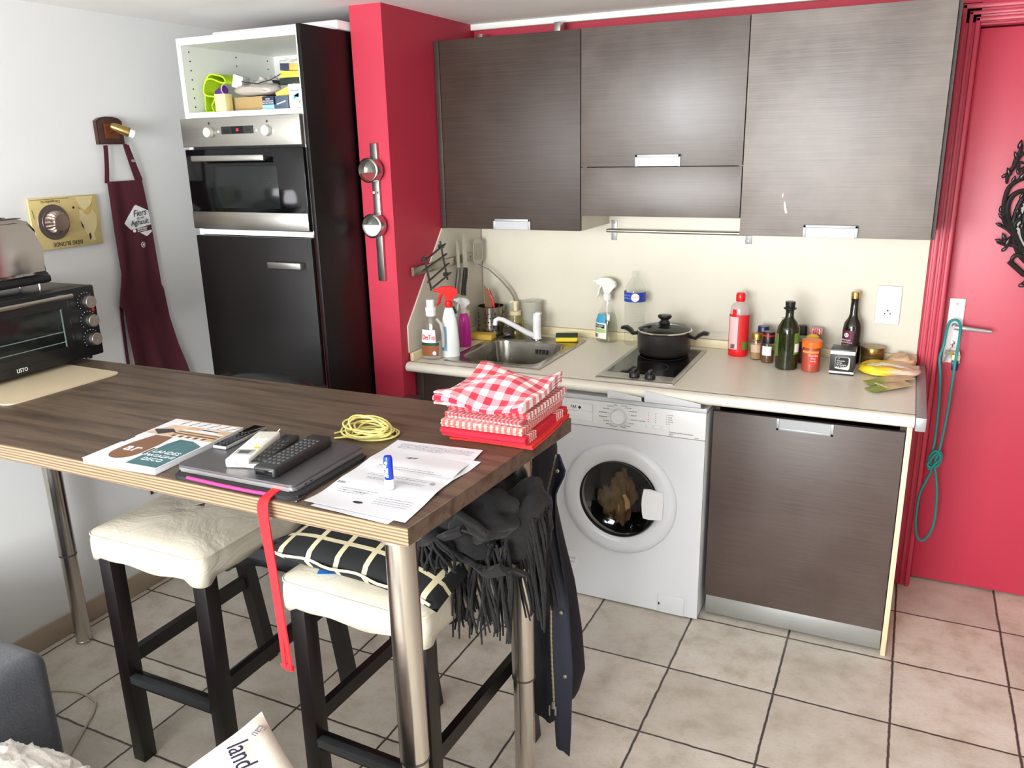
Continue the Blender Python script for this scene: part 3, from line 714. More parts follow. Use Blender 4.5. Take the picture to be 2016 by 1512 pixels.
# DesTop bottle
b = bottle('cleaner_bottle', 'clear drain cleaner bottle with white cap and red lettering, nearest the red column', 'bottle', (.070, -.590), [(.032, 0), (.042, .004), (.044, .05), (.043, .10), (.036, .140), (.022, .170), (.016, .182), (.015, .19)], CLEAR, [('cap', [(.020, .178), (.020, .198), (.0215, .199), (.0215, .212), (.016, .213), (.0165, .243), (.002, .244)], WHITE)], sy=.62, rz=.25)
t = MB(); t.lathe([(.030, .003), (.040, .006), (.0415, .05), (.041, .075), (.002, .0755)], 28, sy=.6); obj('liquid', t, mat_clear('milky_liquid', body=.25, bcol=(.8, .8, .78, 1)), b)
t = MB(); t.tube([(.022, 0, .165), (.040, 0, .145), (.048, 0, .10), (.046, 0, .05)], [.006, .007, .008, .007], 10); obj('grip', t, MILKY, b)
wrap_label(b, .0448, .0446, .018, .062, -150, -45, mat('brown_label', rgb(150, 86, 50), .5), sy=.63, lab='brown and green lower label'); wrap_label(b, .0452, .0450, .060, .072, -150, -42, GREENP, sy=.64, name='label_band')
wrap_label(b, .0450, .0405, .072, .124, -150, -60, WLAB, sy=.64)
text(b, 'DesTop', .029, frame((-.006, -.0300, .094), (1, -.05, 0), (0, .06, 1)), REDP, sx=.66, spacing=.86, bend=.060)
t = MB(); t.cyl((.016, -.0275, .030), (.016, -.030, .030), .008, 16); obj('pictogram', t, WLAB, b)
# red and white spray
b = bottle('spray_bottle', 'white spray bottle with a bright red trigger head', 'spray bottle', (.122, -.535), [(.032, 0), (.037, .004), (.037, .06), (.033, .12), (.028, .16), (.018, .195), (.014, .205)], mat('white_hdpe', rgb(226, 230, 226), .3), sy=.7, rz=.5)
trig(b, Matrix.Translation((0, 0, .205)), REDP, REDP, 1.15)
wrap_label(b, .0378, .0368, .03, .13, -170, -110, mat('blue_floral_label', rgb(120, 160, 190), .5), sy=.71)
# small clear bottle, dark green cap
b = bottle('soap_bottle', 'clear flat bottle with a small dark green cap behind the red spray', 'bottle', (.096, -.452), [(.030, 0), (.034, .003), (.034, .10), (.030, .135), (.014, .158), (.011, .165)], CLEAR, [('cap', [(.013, .160), (.013, .178), (.007, .180), (.007, .190), (.002, .191)], GREENP), ('neck_ring', [(.016, .150), (.016, .162), (.004, .163)], WHITE)], sy=.6, rz=.2)
wrap_label(b, .0345, .034, .115, .122, -140, -100, REDLAB, sy=.62)
# magenta spray
b = bottle('spray_bottle', 'magenta spray bottle with a white trigger head', 'spray bottle', (.088, -.352), [(.026, 0), (.029, .004), (.029, .06), (.027, .10), (.024, .125), (.017, .14), (.013, .145)], MAG, sy=.8, rz=-.1)
trig(b, Matrix.Translation((0, 0, .142)), WHITE, WHITE, .92)
# small bottle with yellow cap
b = bottle('small_bottle', 'small amber bottle with cream cap in the corner behind the magenta spray', 'bottle', (.050, -.262), [(.015, 0), (.017, .003), (.017, .10), (.013, .115)], mat('amber', rgb(205, 150, 40), .3), [('cap', [(.015, .113), (.015, .138), (.002, .139)], CREAM2)])
# utensil holder
hd = thing('utensil_holder', 'perforated stainless utensil pot in the worktop corner', 'utensil holder', (.088, -.098, ZC+.0004))
t = MB(); t.lathe([(.0, .003), (.055, .003), (.060, .006), (.060, .128), (.062, .130), (.058, .130), (.057, .010), (.0, .008)], 40, cap=False); obj('pot', t, m_brushed('holder_steel', (176, 172, 164), .22, (3, 3, 60)), hd)
t = MB()
for k in range(24):
    for j in range(5):
        a = 2*PI*(k+.5*(j % 2))/24; z = .026+.019*j
        if k % 6 in (4, 5): continue
        d = Vector((math.cos(a), math.sin(a), 0)); t.cyl(d*.0595+Vector((0, 0, z)), d*.0606+Vector((0, 0, z)), .0036, 8)
obj('perforations', t, BLACKM, hd)
t = MB(); t.lathe([(.062, 0), (.062, .006), (.058, .007)], 32); obj('base_ring', t, BLACK, hd)
def stick(name, label, cat, p0, p1, r, m, flat=1, blade=None):
    o = thing(name, label, cat, p0); d = Vector(p1)-Vector(p0)
    t = MB(); t.tube([(0, 0, 0), d*.33, d*.66, d], r, 10, flat=flat, up=(1, 0, 0)); obj('handle', t, m, o); return o
WOODU = mat('wooden_spatula', rgb(140, 100, 66), .6, var=.15)
o = thing('wooden_spatula', 'flat wooden spatula standing in the utensil pot', 'utensil', (.083, -.110, ZC+.012))
t = MB(); t.prism([(-.012, 0), (.012, 0), (.014, .11), (.026, .15), (-.022, .212), (-.020, .14)], -.0025, .0025, frame((0, 0, 0), (1, .2, 0), (-.22, 0, 1))); obj('blade', t, WOODU, o)
for i, (dx_, dy_, l) in enumerate(((.020, .0, 'left of the two red knife handles sticking out of the utensil pot'), (.034, -.012, 'right of the two red knife handles sticking out of the utensil pot'))):
    o = thing('table_knife', l, 'knife', (.092+dx_*.4, -.088+dy_, ZC+.012), group='red-handled knives in the utensil pot')
    t = MB(); t.tube([(0, 0, .09), (-.006, 0, .13), (-.016, 0, .165), (-.026, 0, .188)], [.006, .0075, .007, .006], 10, flat=.6); obj('handle', t, REDP, o)
    t = MB(); t.tube([(-.026, 0, .188), (-.029, 0, .194)], [.0065, .005], 10, flat=.6); obj('end_cap', t, CHROME, o)
    t = MB(); t.box(-.006, .006, -.0008, .0008, 0, .092); obj('blade', t, STEEL, o)
o = thing('ladle', 'dark ladle rim lying low in the utensil pot', 'utensil', (.105, -.075, ZC+.012))
t = MB(); t.tube([(0, 0, 0), (.004, .005, .06), (.010, .008, .118)], .004, 8); obj('handle', t, mat('brown_plastic', rgb(74, 42, 30), .5), o)
# soap dispenser, cup
b = bottle('soap_dispenser', 'small glass soap pump with a cream collar', 'soap dispenser', (.196, -.066), [(.026, 0), (.030, .004), (.030, .085), (.027, .092)], mat_clear('yellowish_glass', (.9, .88, .7, 1), gloss=.1), [('collar', [(.0285, .090), (.0285, .108), (.008, .109)], CREAM2), ('pump', [(.010, .108), (.010, .140), (.013, .141), (.013, .152), (.003, .153)], CREAM2)])
t = MB(); t.lathe([(.0, .004), (.027, .004), (.028, .045), (.0, .046)], 24, cap=False); obj('soap', t, mat_clear('soap_liquid', (.75, .72, .35, 1), body=.3, bcol=(.6, .55, .25, 1)), b)
t = MB(); t.tube([(0, 0, .148), (-.012, -.006, .150), (-.024, -.012, .146)], .0045, 8); obj('nozzle', t, CREAM2, b)
b = thing('beaker', 'tall frosted plastic beaker behind the tap', 'cup', (.276, -.066, ZC+.0004))
t = MB(); t.lathe([(.0, .002), (.033, .0), (.036, .004), (.046, .155), (.0475, .157), (.0448, .156), (.034, .008), (.0, .006)], 36, cap=False); obj('wall', t, MILKY, b)
# sponges and scourer
def sponge(name, label, loc, rz, sx_, sy_, sz, m, pad=None):
    s_ = thing(name, label, 'sponge', loc, rz)
    t = MB(); t.box(-sx_/2, sx_/2, -sy_/2, sy_/2, 0, sz, .006, 3)
    bmesh.ops.subdivide_edges(t.bm, edges=t.bm.edges, cuts=2)
    for v in t.bm.verts: v.co += Vector((nz(v.co, 60, 1), nz(v.co, 60, 2), 0))*.0018
    obj('foam', t, m, s_)
    if pad:
        t = MB(); t.box(-sx_/2, sx_/2, -sy_/2, sy_/2, sz, sz+.008, .002); obj('scouring_pad', t, pad, s_)
    return s_
YF = mat('yellow_foam', rgb(226, 190, 84), .95, var=.1, nscale=200, bump=.8, bscale=500)
sponge('sponge', 'plain yellow sponge beside the back left corner of the sink', (.098, -.205, ZC+.0006), .1, .105, .062, .026, YF)
g = sponge('sponge', 'yellow sponge with a dark green scouring top on the right rim of the sink', (.468, -.128, ZC+.0056), .35, .095, .060, .020, mat('bright_yellow_foam', rgb(238, 206, 60), .95, bump=.8, bscale=500), mat('green_scourer', rgb(34, 66, 44), .98, bump=.9, bscale=600))
o = thing('steel_scourer', 'round ball of steel wool on the sink rim', 'scourer', (.190, -.132, ZC+.028))
t = MB(); pts = []
for k in range(900):
    a = k*.61; z = math.sin(k*.137); rr = math.sqrt(max(0, 1-z*z)); q = .9+.14*math.sin(k*1.7)
    pts.append(Vector((rr*math.cos(a), rr*math.sin(a), z*.82))*.0265*q)
t.tube(pts, .0008, 4); obj('wire', t, mat('steel_wool', rgb(120, 116, 110), .3, .9), o)
# clear spray bottle
b = bottle('spray_bottle', 'clear spray bottle with a blue and green label on the worktop behind the sink', 'spray bottle', (.628, -.064), [(.042, 0), (.050, .004), (.050, .06), (.046, .10), (.034, .135), (.022, .155), (.016, .175), (.0155, .185)], CLEAR, sy=.62, rz=-.15)
t = MB(); t.lathe([(.040, .003), (.048, .006), (.048, .06), (.044, .10), (.036, .125), (.002, .126)], 28, sy=.6); obj('liquid', t, mat_clear('clear_cleaner', (.95, .96, .92, 1), gloss=.04), b)
trig(b, Matrix.Translation((0, 0, .182)), mat('white_translucent', rgb(226, 226, 218), .35), mat('white_translucent', rgb(226, 226, 218), .35), 1.28)
t = MB(); t.cyl((0, 0, .02), (0, 0, .19), .0022, 6); obj('dip_tube', t, WHITE, b)
wrap_label(b, .0512, .0505, .018, .086, -165, -75, WLAB, sy=.64); wrap_label(b, .0508, .040, .086, .122, -158, -80, mat('cyan_label', rgb(60, 160, 196), .45), 'label_top', sy=.64)
wrap_label(b, .0516, .0514, .044, .060, -162, -78, mat('light_green_label', rgb(170, 200, 120), .5), 'label_band', sy=.64); wrap_label(b, .0516, .0514, .063, .080, -160, -84, INKD, 'title_box', sy=.64)
wrap_label(b, .0516, .0514, .022, .038, -164, -126, mat('olive_label', rgb(96, 108, 60), .5), 'label_box', sy=.64)
text(b, 'NETTOYANT', .0095, frame((-.020, -.0318, .074), (1, -.22, 0), (0, 0, 1)), WLAB, sx=.8); text(b, 'VITRES', .0095, frame((-.020, -.0318, .066), (1, -.22, 0), (0, 0, 1)), WLAB, sx=.8)
# water bottle
prof = [(.036, 0), (.043, .006), (.044, .02)]
for k in range(12): prof += [(.0445, .03+k*.0125), (.0415, .036+k*.0125)]
prof += [(.0445, .185), (.0445, .225), (.040, .245), (.030, .265), (.018, .283), (.0135, .290), (.0135, .296), (.0165, .297), (.0165, .300), (.0135, .301), (.0135, .310)]
b = bottle('water_bottle', 'open empty ribbed plastic water bottle with a blue label by the pot', 'bottle', (.752, -.068), prof, mat_clear('water_bottle_plastic', (.95, .96, .95, 1), gloss=.05))
wrap_label(b, .0452, .0452, .187, .227, -200, 20, mat('royal_blue_label', rgb(30, 62, 168), .35), n=30)
t = MB(); MM = frame((.014, -.0438, .208), (1, .32, 0), (0, 0, 1)); t.cyl(MM @ Vector((0, 0, 0)), MM @ Vector((0, 0, .003)), .017, 24); bd = obj('badge', t, WLAB, b)
text(bd, 'CRISTALINE', .0062, MM @ Matrix.Translation((0, .002, .0033)), REDP)
text(b, 'EAU DE', .009, frame((-.020, -.0418, .215), (1, -.45, 0), (0, 0, 1)), mat('pale_blue', rgb(140, 170, 225), .4)); text(b, 'SOURCE', .009, frame((-.020, -.0418, .203), (1, -.45, 0), (0, 0, 1)), mat('pale_blue', rgb(140, 170, 225), .4))
# red squeeze bottle
b = bottle('syrup_bottle', 'red labelled plastic bottle with a red cap right of the hob', 'bottle', (1.192, -.108), [(.034, 0), (.0375, .005), (.0375, .03), (.035, .10), (.037, .165), (.036, .19), (.028, .208), (.014, .216), (.013, .225)], mat_clear('red_bottle_plastic', (.9, .85, .85, 1), body=.25, bcol=(.9, .8, .8, 1)), [('cap', [(.017, .219), (.018, .222), (.018, .244), (.014, .252), (.002, .253)], REDP), ('base_band', [(.035, .0005), (.0382, .005), (.0382, .022), (.034, .023)], REDP, None, 1, .85)], sy=.85)
wrap_label(b, .0383, .0388, .022, .168, -175, -5, REDLAB, sy=.85, n=24); wrap_label(b, .0390, .0390, .030, .160, -150, -88, mat('pink_text_panel', rgb(236, 190, 190), .5), 'text_panel', sy=.86)
t = MB()
for k in range(9): t.box(-.024+k*.0018, -.0232+k*.0018, -.0350, -.0342, .034, .052)
obj('barcode', t, INKD, b)
wrap_label(b, .0392, .0392, .030, .062, -60, -20, GREENL, 'leaf_print', sy=.86); wrap_label(b, .0391, .0388, .165, .190, -125, -100, REDP, 'logo_spot', sy=.86)
# spice jars
def jar(label, loc, r, h, body, lid, lidh, lr=None, lidprof=None, name='spice_jar', group='spice jars at the right of the worktop', fill=None):
    b = thing(name, label, 'jar', (loc[0], loc[1], ZC+.0004), 0, group)
    hb_ = h-lidh
    t = MB(); t.lathe([(r*.9, 0), (r, .003), (r, hb_*.82), (r*.82, hb_*.93), (r*.8, hb_)], 24); obj('jar_body', t, body, b)
    if fill:
        t = MB(); t.lathe([(r*.86, .003), (r*.93, .006), (r*.93, hb_*fill[1]), (.001, hb_*fill[1])], 20); obj('contents', t, fill[0], b)
    lr = lr or r*.95
    t = MB(); t.lathe(lidprof or [(lr, hb_-.003), (lr, h-.004), (lr*.9, h), (.001, h)], 24); obj('lid', t, lid, b); return b
SP1 = mat('beige_spice', rgb(190, 150, 110), .9, bump=.8, nscale=300, var=.3); SP2 = mat('dark_spice_seeds', rgb(120, 80, 50), .9, bump=.9, nscale=250, var=.6)
b = jar('spice jar with a gold collar and beige spice, left of the black-lidded mill', (1.268, -.140), .0215, .104, JAR, mat('gold_foil', rgb(190, 150, 70), .3, .8), .020, fill=(SP1, .8)); wrap_label(b, .0217, .0217, .03, .06, -150, -40, mat('tan_label', rgb(206, 176, 150), .6))
jar('spice jar with a dark blue domed lid behind the gold-collared jar', (1.283, -.088), .023, .122, mat('brown_jar_fill', rgb(120, 88, 60), .5), mat('navy_lid', rgb(30, 34, 84), .3), .026)
b = jar('spice grinder with a black and red lid in front of the other jars', (1.316, -.172), .024, .120, JAR, BLACK, .040, fill=(SP2, .55)); wrap_label(b, .0243, .0243, .03, .066, -140, -50, WLAB)
t = MB(); t.lathe([(.0236, .104), (.0236, .110)], 24, cap=False); obj('red_ring', t, REDP, b)
b = jar('clear plastic spice pot with brown powder behind the olive oil bottle', (1.437, -.128), .0235, .100, JAR, MILKY, .014, fill=(mat('brown_powder', rgb(112, 60, 40), .9), .9)); wrap_label(b, .0237, .0237, .02, .06, -150, -60, mat('brown_label2', rgb(96, 50, 36), .6))
b = jar('tall pepper mill with a black and red top beside the backsplash', (1.424, -.055), .019, .128, mat('pepper_mill', rgb(60, 20, 18), .4), BLACK, .045)
b = jar('spice jar with a red and white chequered lid at the backsplash', (1.476, -.060), .0225, .122, mat('amber_jar', rgb(176, 132, 50), .3), m_check('chequered_lid', rgb(200, 40, 50), rgb(225, 150, 150), rgb(240, 236, 232), .004), .018, lr=.025)
b = jar('small jar with a round yellow ribbed lid behind the orange tub', (1.474, -.160), .021, .118, JAR, YEL, .026, lr=.0225, lidprof=[(.018, .088), (.0235, .094), (.0245, .103), (.021, .112), (.010, .118), (.001, .119)], fill=(mat('red_spice', rgb(150, 60, 36), .9), .85))
b = jar('orange-lidded plastic tub of paprika in front of the yellow-lidded jar', (1.481, -.243), .0315, .117, mat('paprika_tub', rgb(168, 72, 52), .35), mat('orange_lid', rgb(236, 110, 30), .35), .022, lr=.0355, name='spice_tub')
wrap_label(b, .0322, .0322, .030, .074, -100, -40, mat('red_orange_label', rgb(222, 60, 40), .4), 'label', n=10); wrap_label(b, .0325, .0325, .072, .080, -155, -35, mat('orange_band', rgb(240, 150, 70), .4), 'label_band')
text(b, 'Paprika', .011, frame((.010, -.0328, .064), (1, .2, 0), (0, 0, 1)), WLAB, bend=.034); text(b, 'doux', .0085, frame((.010, -.0328, .054), (1, .2, 0), (0, 0, 1)), WLAB, bend=.034); text(b, 'moulu', .0085, frame((.010, -.0328, .044), (1, .2, 0), (0, 0, 1)), WLAB, bend=.034)
# olive oil bottle
OLIVE = mat('dark_green_glass', rgb(34, 38, 12), .08, spec=.7, var=.15, nscale=8)
b = bottle('olive_oil_bottle', 'dark green ribbed olive oil bottle with a black stopper', 'bottle', (1.394, -.236), [(.036, 0), (.0405, .004), (.0405, .135), (.038, .158), (.028, .178), (.017, .190), (.015, .198), (.015, .222)], OLIVE, [('stopper', [(.0155, .221), (.0235, .226), (.0235, .229), (.0165, .232), (.0175, .240), (.018, .252), (.002, .253)], BLACK)])
wrap_label(b, .0411, .0411, .050, .135, -175, -135, GREENL, n=8); wrap_label(b, .0411, .0411, .060, .140, -50, -8, GREENL, n=8, name='front_label'); wrap_label(b, .0414, .0414, .068, .100, -45, -10, WLAB, n=8, name='label_panel')
t = MB()
for k in range(46):
    z = .03+k*.0037; t.tube([Vector((.0405*math.cos(math.radians(a)), .0405*math.sin(math.radians(a)), z+(a+120)*.00012)) for a in range(-125, -60, 8)], .0007, 4)
obj('glass_ribs', t, OLIVE, b)
# vinegar bottle
b = bottle('vinegar_bottle', 'tall dark bottle with gold cap and maroon label behind the black box', 'bottle', (1.604, -.072), [(.030, 0), (.0335, .004), (.0335, .135), (.030, .155), (.018, .175), (.0145, .190), (.0135, .240), (.0145, .241), (.0145, .252)], mat('brown_black_glass', rgb(26, 22, 10), .08, spec=.7), [('cap', [(.0155, .248), (.0155, .268), (.014, .272), (.002, .273)], mat('gold_cap', rgb(196, 158, 84), .25, .9))])
wrap_label(b, .0340, .0340, .055, .130, -165, -75, mat('maroon_label', rgb(96, 24, 54), .45), n=12)
t = MB(); MM = frame((-.017, -.0298, .112), (1, -.5, 0), (0, 0, 1)); t.cyl(MM @ Vector((0, 0, 0)), MM @ Vector((0, 0, .0008)), .0085, 24); bd = obj('badge', t, WLAB, b)
text(bd, 'U', .015, MM @ Matrix.Translation((0, 0, .001)), INKD)
text(b, 'VINAIGRE', .0085, frame((-.017, -.0300, .093), (1, -.5, 0), (0, 0, 1)), WLAB); text(b, 'BALSAMIQUE', .0085, frame((-.017, -.0300, .084), (1, -.5, 0), (0, 0, 1)), WLAB); text(b, 'DE MODENE', .005, frame((-.017, -.0300, .075), (1, -.5, 0), (0, 0, 1)), WLAB)
# black box of truffle salt
bx = thing('carton', 'black and white cube carton in front of the vinegar bottle', 'box', (1.590, -.230, ZC+.0004), -.02)
t = MB(); t.box(-.041, .041, -.038, .038, 0, .094, .001); obj('box_body', t, mat('black_card', rgb(34, 34, 34), .4), bx)
t = MB(); t.box(-.0415, .0415, -.0386, .0386, .076, .0885); t.box(-.0415, .0415, -.0386, .0386, .006, .013); obj('white_band', t, WLAB, bx)
t = MB(); t.prism([(-.023, .024), (.022, .020), (.026, .026), (.027, .062), (.022, .067), (-.019, .067), (-.023, .063)], 0, .0008, frame((0, -.0387, 0), (1, 0, 0), (0, 0, 1))); wp = obj('window_print', t, mat('cream_print', rgb(222, 216, 196), .5), bx)
t = MB(); t.prism([(-.022, .030), (0, .026), (.018, .034), (.022, .045), (.022, .062), (.018, .066), (-.018, .066), (-.022, .062)], 0, .0013, frame((0, -.0387, 0), (1, 0, 0), (0, 0, 1))); obj('jar_print', t, INKD, wp)
text(wp, 'U', .008, frame((-.012, -.0402, .061), (1, 0, 0), (0, 0, 1)), WLAB)
for k, s_ in enumerate(('Sélection', 'perles', 'de vinaigre', 'à la figue')): text(wp, s_, .0075, frame((-.018, -.0402, .053-.0075*k), (1, 0, 0), (0, 0, 1)), WLAB, align='LEFT')
# round tin and bags
o = thing('round_tin', 'round brass-coloured tin behind the yellow bag', 'tin', (1.682, -.072, ZC+.0004))
t = MB(); t.lathe([(.038, 0), (.039, .003), (.039, .040), (.0, .040)], 36, cap=False); obj('jar', t, mat('tin_body', rgb(90, 70, 40), .4), o)
t = MB(); t.lathe([(.0405, .038), (.0415, .040), (.0415, .066), (.040, .069), (.0, .070)], 40, cap=False); obj('lid', t, mat('brass_lid', rgb(150, 120, 66), .3, .85), o)
def bag(name, label, cen, L, Wd, h, rz, m, seedv, cat='bag'):
    o = thing(name, label, cat, cen, rz); t = MB()
    def f(p, d):
        q = abs(d.x)**3; k = nz(d, 2.6, seedv)*.012+nz(d, 7, seedv)*.004
        return Vector((p.x, p.y*(1-.25*q), p.z*(1-.55*q)))+Vector((k*.5, k*.5, k*.6 if d.z > -.3 else 0))
    t.blob((0, 0, h), (L/2, Wd/2, h), 44, 26, f, e=.55)
    for v in t.bm.verts: v.co.z = max(v.co.z, 0.0)
    obj('bag_body', t, m, o); return o
def m_bag(name, c1, c2, x0):
    b_ = NB(name); v = b_.coord(); sp = b_.n('ShaderNodeSeparateXYZ'); b_.l(v, sp.inputs[0])
    n = b_.noise(v, 30, 4); f = b_.math('ADD', sp.outputs[0], b_.math('MULTIPLY', n, .05)); g = b_.ramp(b_.math('ADD', f, .5), [(.5+x0-.02, c1), (.5+x0+.03, c2)])
    p = b_.bsdf(Base__Color=g, Roughness=.45); b_.l(b_.bump(n, .5, .004), p.inputs['Normal']); return b_.m
from mathutils.bvhtree import BVHTree
def proj_print(parent, host, pts, m, n, lift=.0008, cuts=3):
    hb2 = bmesh.new(); hb2.from_mesh(host.data); tree = BVHTree.FromBMesh(hb2); hb2.free()
    t = MB(); t.prism(pts, .2, .2006); bmesh.ops.triangulate(t.bm, faces=t.bm.faces)
    for _ in range(cuts): bmesh.ops.subdivide_edges(t.bm, edges=t.bm.edges, cuts=1, use_grid_fill=False)
    for v in t.bm.verts:
        top = v.co.z > .2003; h = tree.ray_cast(Vector((v.co.x, v.co.y, .5)), Vector((0, 0, -1)))
        v.co.z = (h[0].z if h[0] else .02)+lift+(.0005 if top else 0)
    return obj(n, t, m, parent)
o = bag('food_bag', 'yellow and beige plastic packet lying at the right end of the worktop', (1.745, -.195, ZC+.0004), .205, .135, .019, -.02, m_bag('yellow_bag_film', rgb(240, 205, 40), rgb(222, 190, 168), .03), 2)
proj_print(o, o.children[0], [(-.025, -.048), (.050, -.050), (.050, -.034), (-.025, -.030)], mat('orange_print', rgb(238, 176, 30), .5), 'printed_strip')
proj_print(o, o.children[0], [(-.074, -.030), (-.064, .010), (-.050, .014), (-.015, -.006), (.048, -.024), (.048, -.032), (-.024, -.027), (-.042, -.034)], WLAB, 'white_print')
o = bag('food_bag', 'beige crinkled packet tucked between the yellow bag and the backsplash', (1.782, -.090, ZC+.0004), .100, .09, .024, -.05, m_bag('beige_bag_film', rgb(222, 188, 96), rgb(214, 178, 140), -.05), 5)
def sachet(label, cen, rz, L, Wd, seedv, m, lift=0):
    o = thing('seasoning_sachet', label, 'sachet', cen, rz, 'green sachets at the end of the worktop'); t = MB()
    t.sheet(lambda u, v: ((u-.5)*L, (v-.5)*Wd, .004+.010*math.sin(PI*v)*math.sin(PI*min(1, u*1.2))+.003*nz((u*4, v*4, seedv))+lift*u), 20, 10, .0015); obj('sachet_body', t, m, o); return o
GS = m_bag('green_sachet_film', rgb(128, 142, 52), rgb(196, 172, 132), -.01)
sachet('upper green and beige sachet lying against the yellow bag', (1.748, -.318, ZC+.003), .62, .16, .06, 1, GS, .012)
o = sachet('lower green sachet with a beige ribbon, nearest the worktop edge', (1.752, -.392, ZC+.001), .75, .16, .055, 3, GS, .008)
t = MB(); t.box(-.040, -.028, -.029, .029, .0165, .0178); obj('ribbon', t, mat('beige_tape', rgb(214, 200, 160), .6), o)
# ================================================================== BAR TABLE
TZ = 1.100
tb = thing('bar_table', 'long dark walnut bar table on round steel legs in front of the kitchen', 'table', (XL, -1.92, 0))
O = Vector((XL, -1.92, 0))
NR = Vector((1.013, -2.245)); FR = Vector((1.058, -1.575)); NL = Vector((XL+.003, -2.243)); FL = Vector((XL+.003, -1.607))
poly = [(p.x-O.x, p.y-O.y) for p in (NL, NR, FR, FL)]
t = MB(); t.prism(poly, TZ-.036, TZ); bmesh.ops.bevel(t.bm, geom=list(t.bm.edges), offset=.0012, segments=1, affect='EDGES'); obj('tabletop', t, TABLE, tb)
t = MB(); t.prism([(NL.x-O.x, NL.y-O.y-.0016), (NR.x-O.x, NR.y-O.y-.0016), (NR.x-O.x, NR.y-O.y), (NL.x-O.x, NL.y-O.y)], TZ-.0365, TZ-.0004); obj('edge_band', t, EDGE, tb, 'pale striped front edge band')
for (x, y, zj) in ((.962, -2.196, .56), (.972, -1.695, .42), (-.868, -1.640, .36)):
    t = MB(); x -= O.x; y -= O.y
    t.cyl((x, y, zj), (x, y, TZ-.0365), .0300, 28, bev=.002); t.cyl((x, y, .004), (x, y, zj+.01), .0272, 28); t.cyl((x, y, 0), (x, y, .012), .029, 28, bev=.003); t.cyl((x, y, TZ-.045), (x, y, TZ-.0365), .045, 28)
    lg = obj('leg', t, LEGSTEEL, tb)
    t = MB(); t.lathe([(.0304, zj-.003), (.0306, zj), (.0304, zj+.003)], 28, Matrix.Translation((x, y, 0)), cap=False); obj('joint_ring', t, STEELD, lg)

# ================================================================== STOOLS
def make_stool(name, label, loc, rz):
    s = thing(name, label, 'bar stool', loc, rz, 'cream covered bar stools pushed under the table')
    for sx_ in (-1, 1):
        t = MB(); x = sx_*.176
        t.box(x-.0225, x+.0225, -.2825, -.2375, 0, .70, .002); obj('leg', t, STOOLW, s)
        t = MB()   # rear leg splays backward below the seat and carries the back
        P = [(.262, 0), (.162, .66), (.170, .76), (.235, 1.06), (.272, 1.06), (.212, .76), (.206, .66), (.305, 0)]
        t.prism(P, x-.0215, x+.0215, Matrix(((0, 0, 1, 0), (1, 0, 0, 0), (0, 1, 0, 0), (0, 0, 0, 1)))); obj('leg', t, STOOLW, s)
        t = MB(); t.prism([(-.237, .320), (.215, .320), (.208, .362), (-.237, .362)], x-.011, x+.011, Matrix(((0, 0, 1, 0), (1, 0, 0, 0), (0, 1, 0, 0), (0, 0, 0, 1)))); obj('stretcher', t, STOOLW, s)
    t = MB(); t.box(-.1535, .1535, -.276, -.244, .262, .298, .002); fs = obj('stretcher', t, STOOLW, s)
    t = MB(); t.box(-.153, .153, -.284, -.262, .276, .2995, .001); obj('foot_plate', t, mat('worn_dark_metal', rgb(70, 72, 74), .4, .6), fs, 'worn metal foot plate')
    t = MB(); t.box(-.1535, .1535, .165, .19, .66, .70); t.box(-.1535, .1535, -.275, -.25, .675, .702); t.box(-.15, .15, -.25, .165, .690, .705); obj('seat_frame', t, STOOLW, s)
    t = MB(); t.prism([(.172, .80), (.232, 1.055), (.252, 1.055), (.192, .80)], -.154, .154, Matrix(((0, 0, 1, 0), (1, 0, 0, 0), (0, 1, 0, 0), (0, 0, 0, 1)))); obj('backrest', t, STOOLW, s)
    # loose cover: domed top, seam, wavy skirt
    t = MB(); rows = []; hx, hy = .208, .236; cy_ = -.066
    P = rrect(hx, hy, .034, 9)
    # densify
    Q = []
    for i in range(len(P)):
        a, b_ = Vector(P[i]), Vector(P[(i+1) % len(P)]); n = max(1, int((b_-a).length/.02))
        for k in range(n): Q.append(a+(b_-a)*k/n)
    for q, z in ((.0, .7795), (.12, .7795), (.24, .7793), (.35, .779), (.5, .7775), (.65, .775), (.85, .769), (.955, .760), (.99, .754), (1.004, .7505), (.998, .746), (1.012, .732), (1.02, .708), (1.021, .687)):
        row = []
        for i, p in enumerate(Q):
            w = 0
            if z < .74:
                k = (.74-z)/.08; w = nz((p.x*14, p.y*14, z*5), 1, 4)*.008*k
            zz = z
            if z < .69: zz = z + .012*nz((p.x*9, p.y*9, 0), 1, 8) - (.012 if abs(p.x) > .17 and abs(p.y) > .19 else 0)
            if q < .99: zz += .004*nz((p.x*q*9, p.y*q*9, 2), 1, 3)
            nrm = Vector((p.x/hx, p.y/hy)).normalized()
            row.append(Vector((p.x*max(q, .001)+nrm.x*w, cy_+p.y*max(q, .001)+nrm.y*w, zz)))
        rows.append(row)
    t.grid(rows, closed_v=True); cv = obj('seat_cover', t, CANVAS, s, 'cream canvas seat cover', ang=70)
    md = cv.modifiers.new('thickness', 'SOLIDIFY'); md.thickness = .003; md.offset = -1
    t = MB(); t.tube([Vector((p.x*1.003, cy_+p.y*1.003,   .7515)) for p in Q], .0026, 6, closed=True); obj('piping_seam', t, CANVAS, cv)
    return s
make_stool('bar_stool', 'cream covered bar stool on the left, nearest the white wall', (.018, -1.722, 0), 0)
make_stool('bar_stool', 'cream covered bar stool on the right with the black cushion on its seat', (.688, -1.715, 0), -.03)

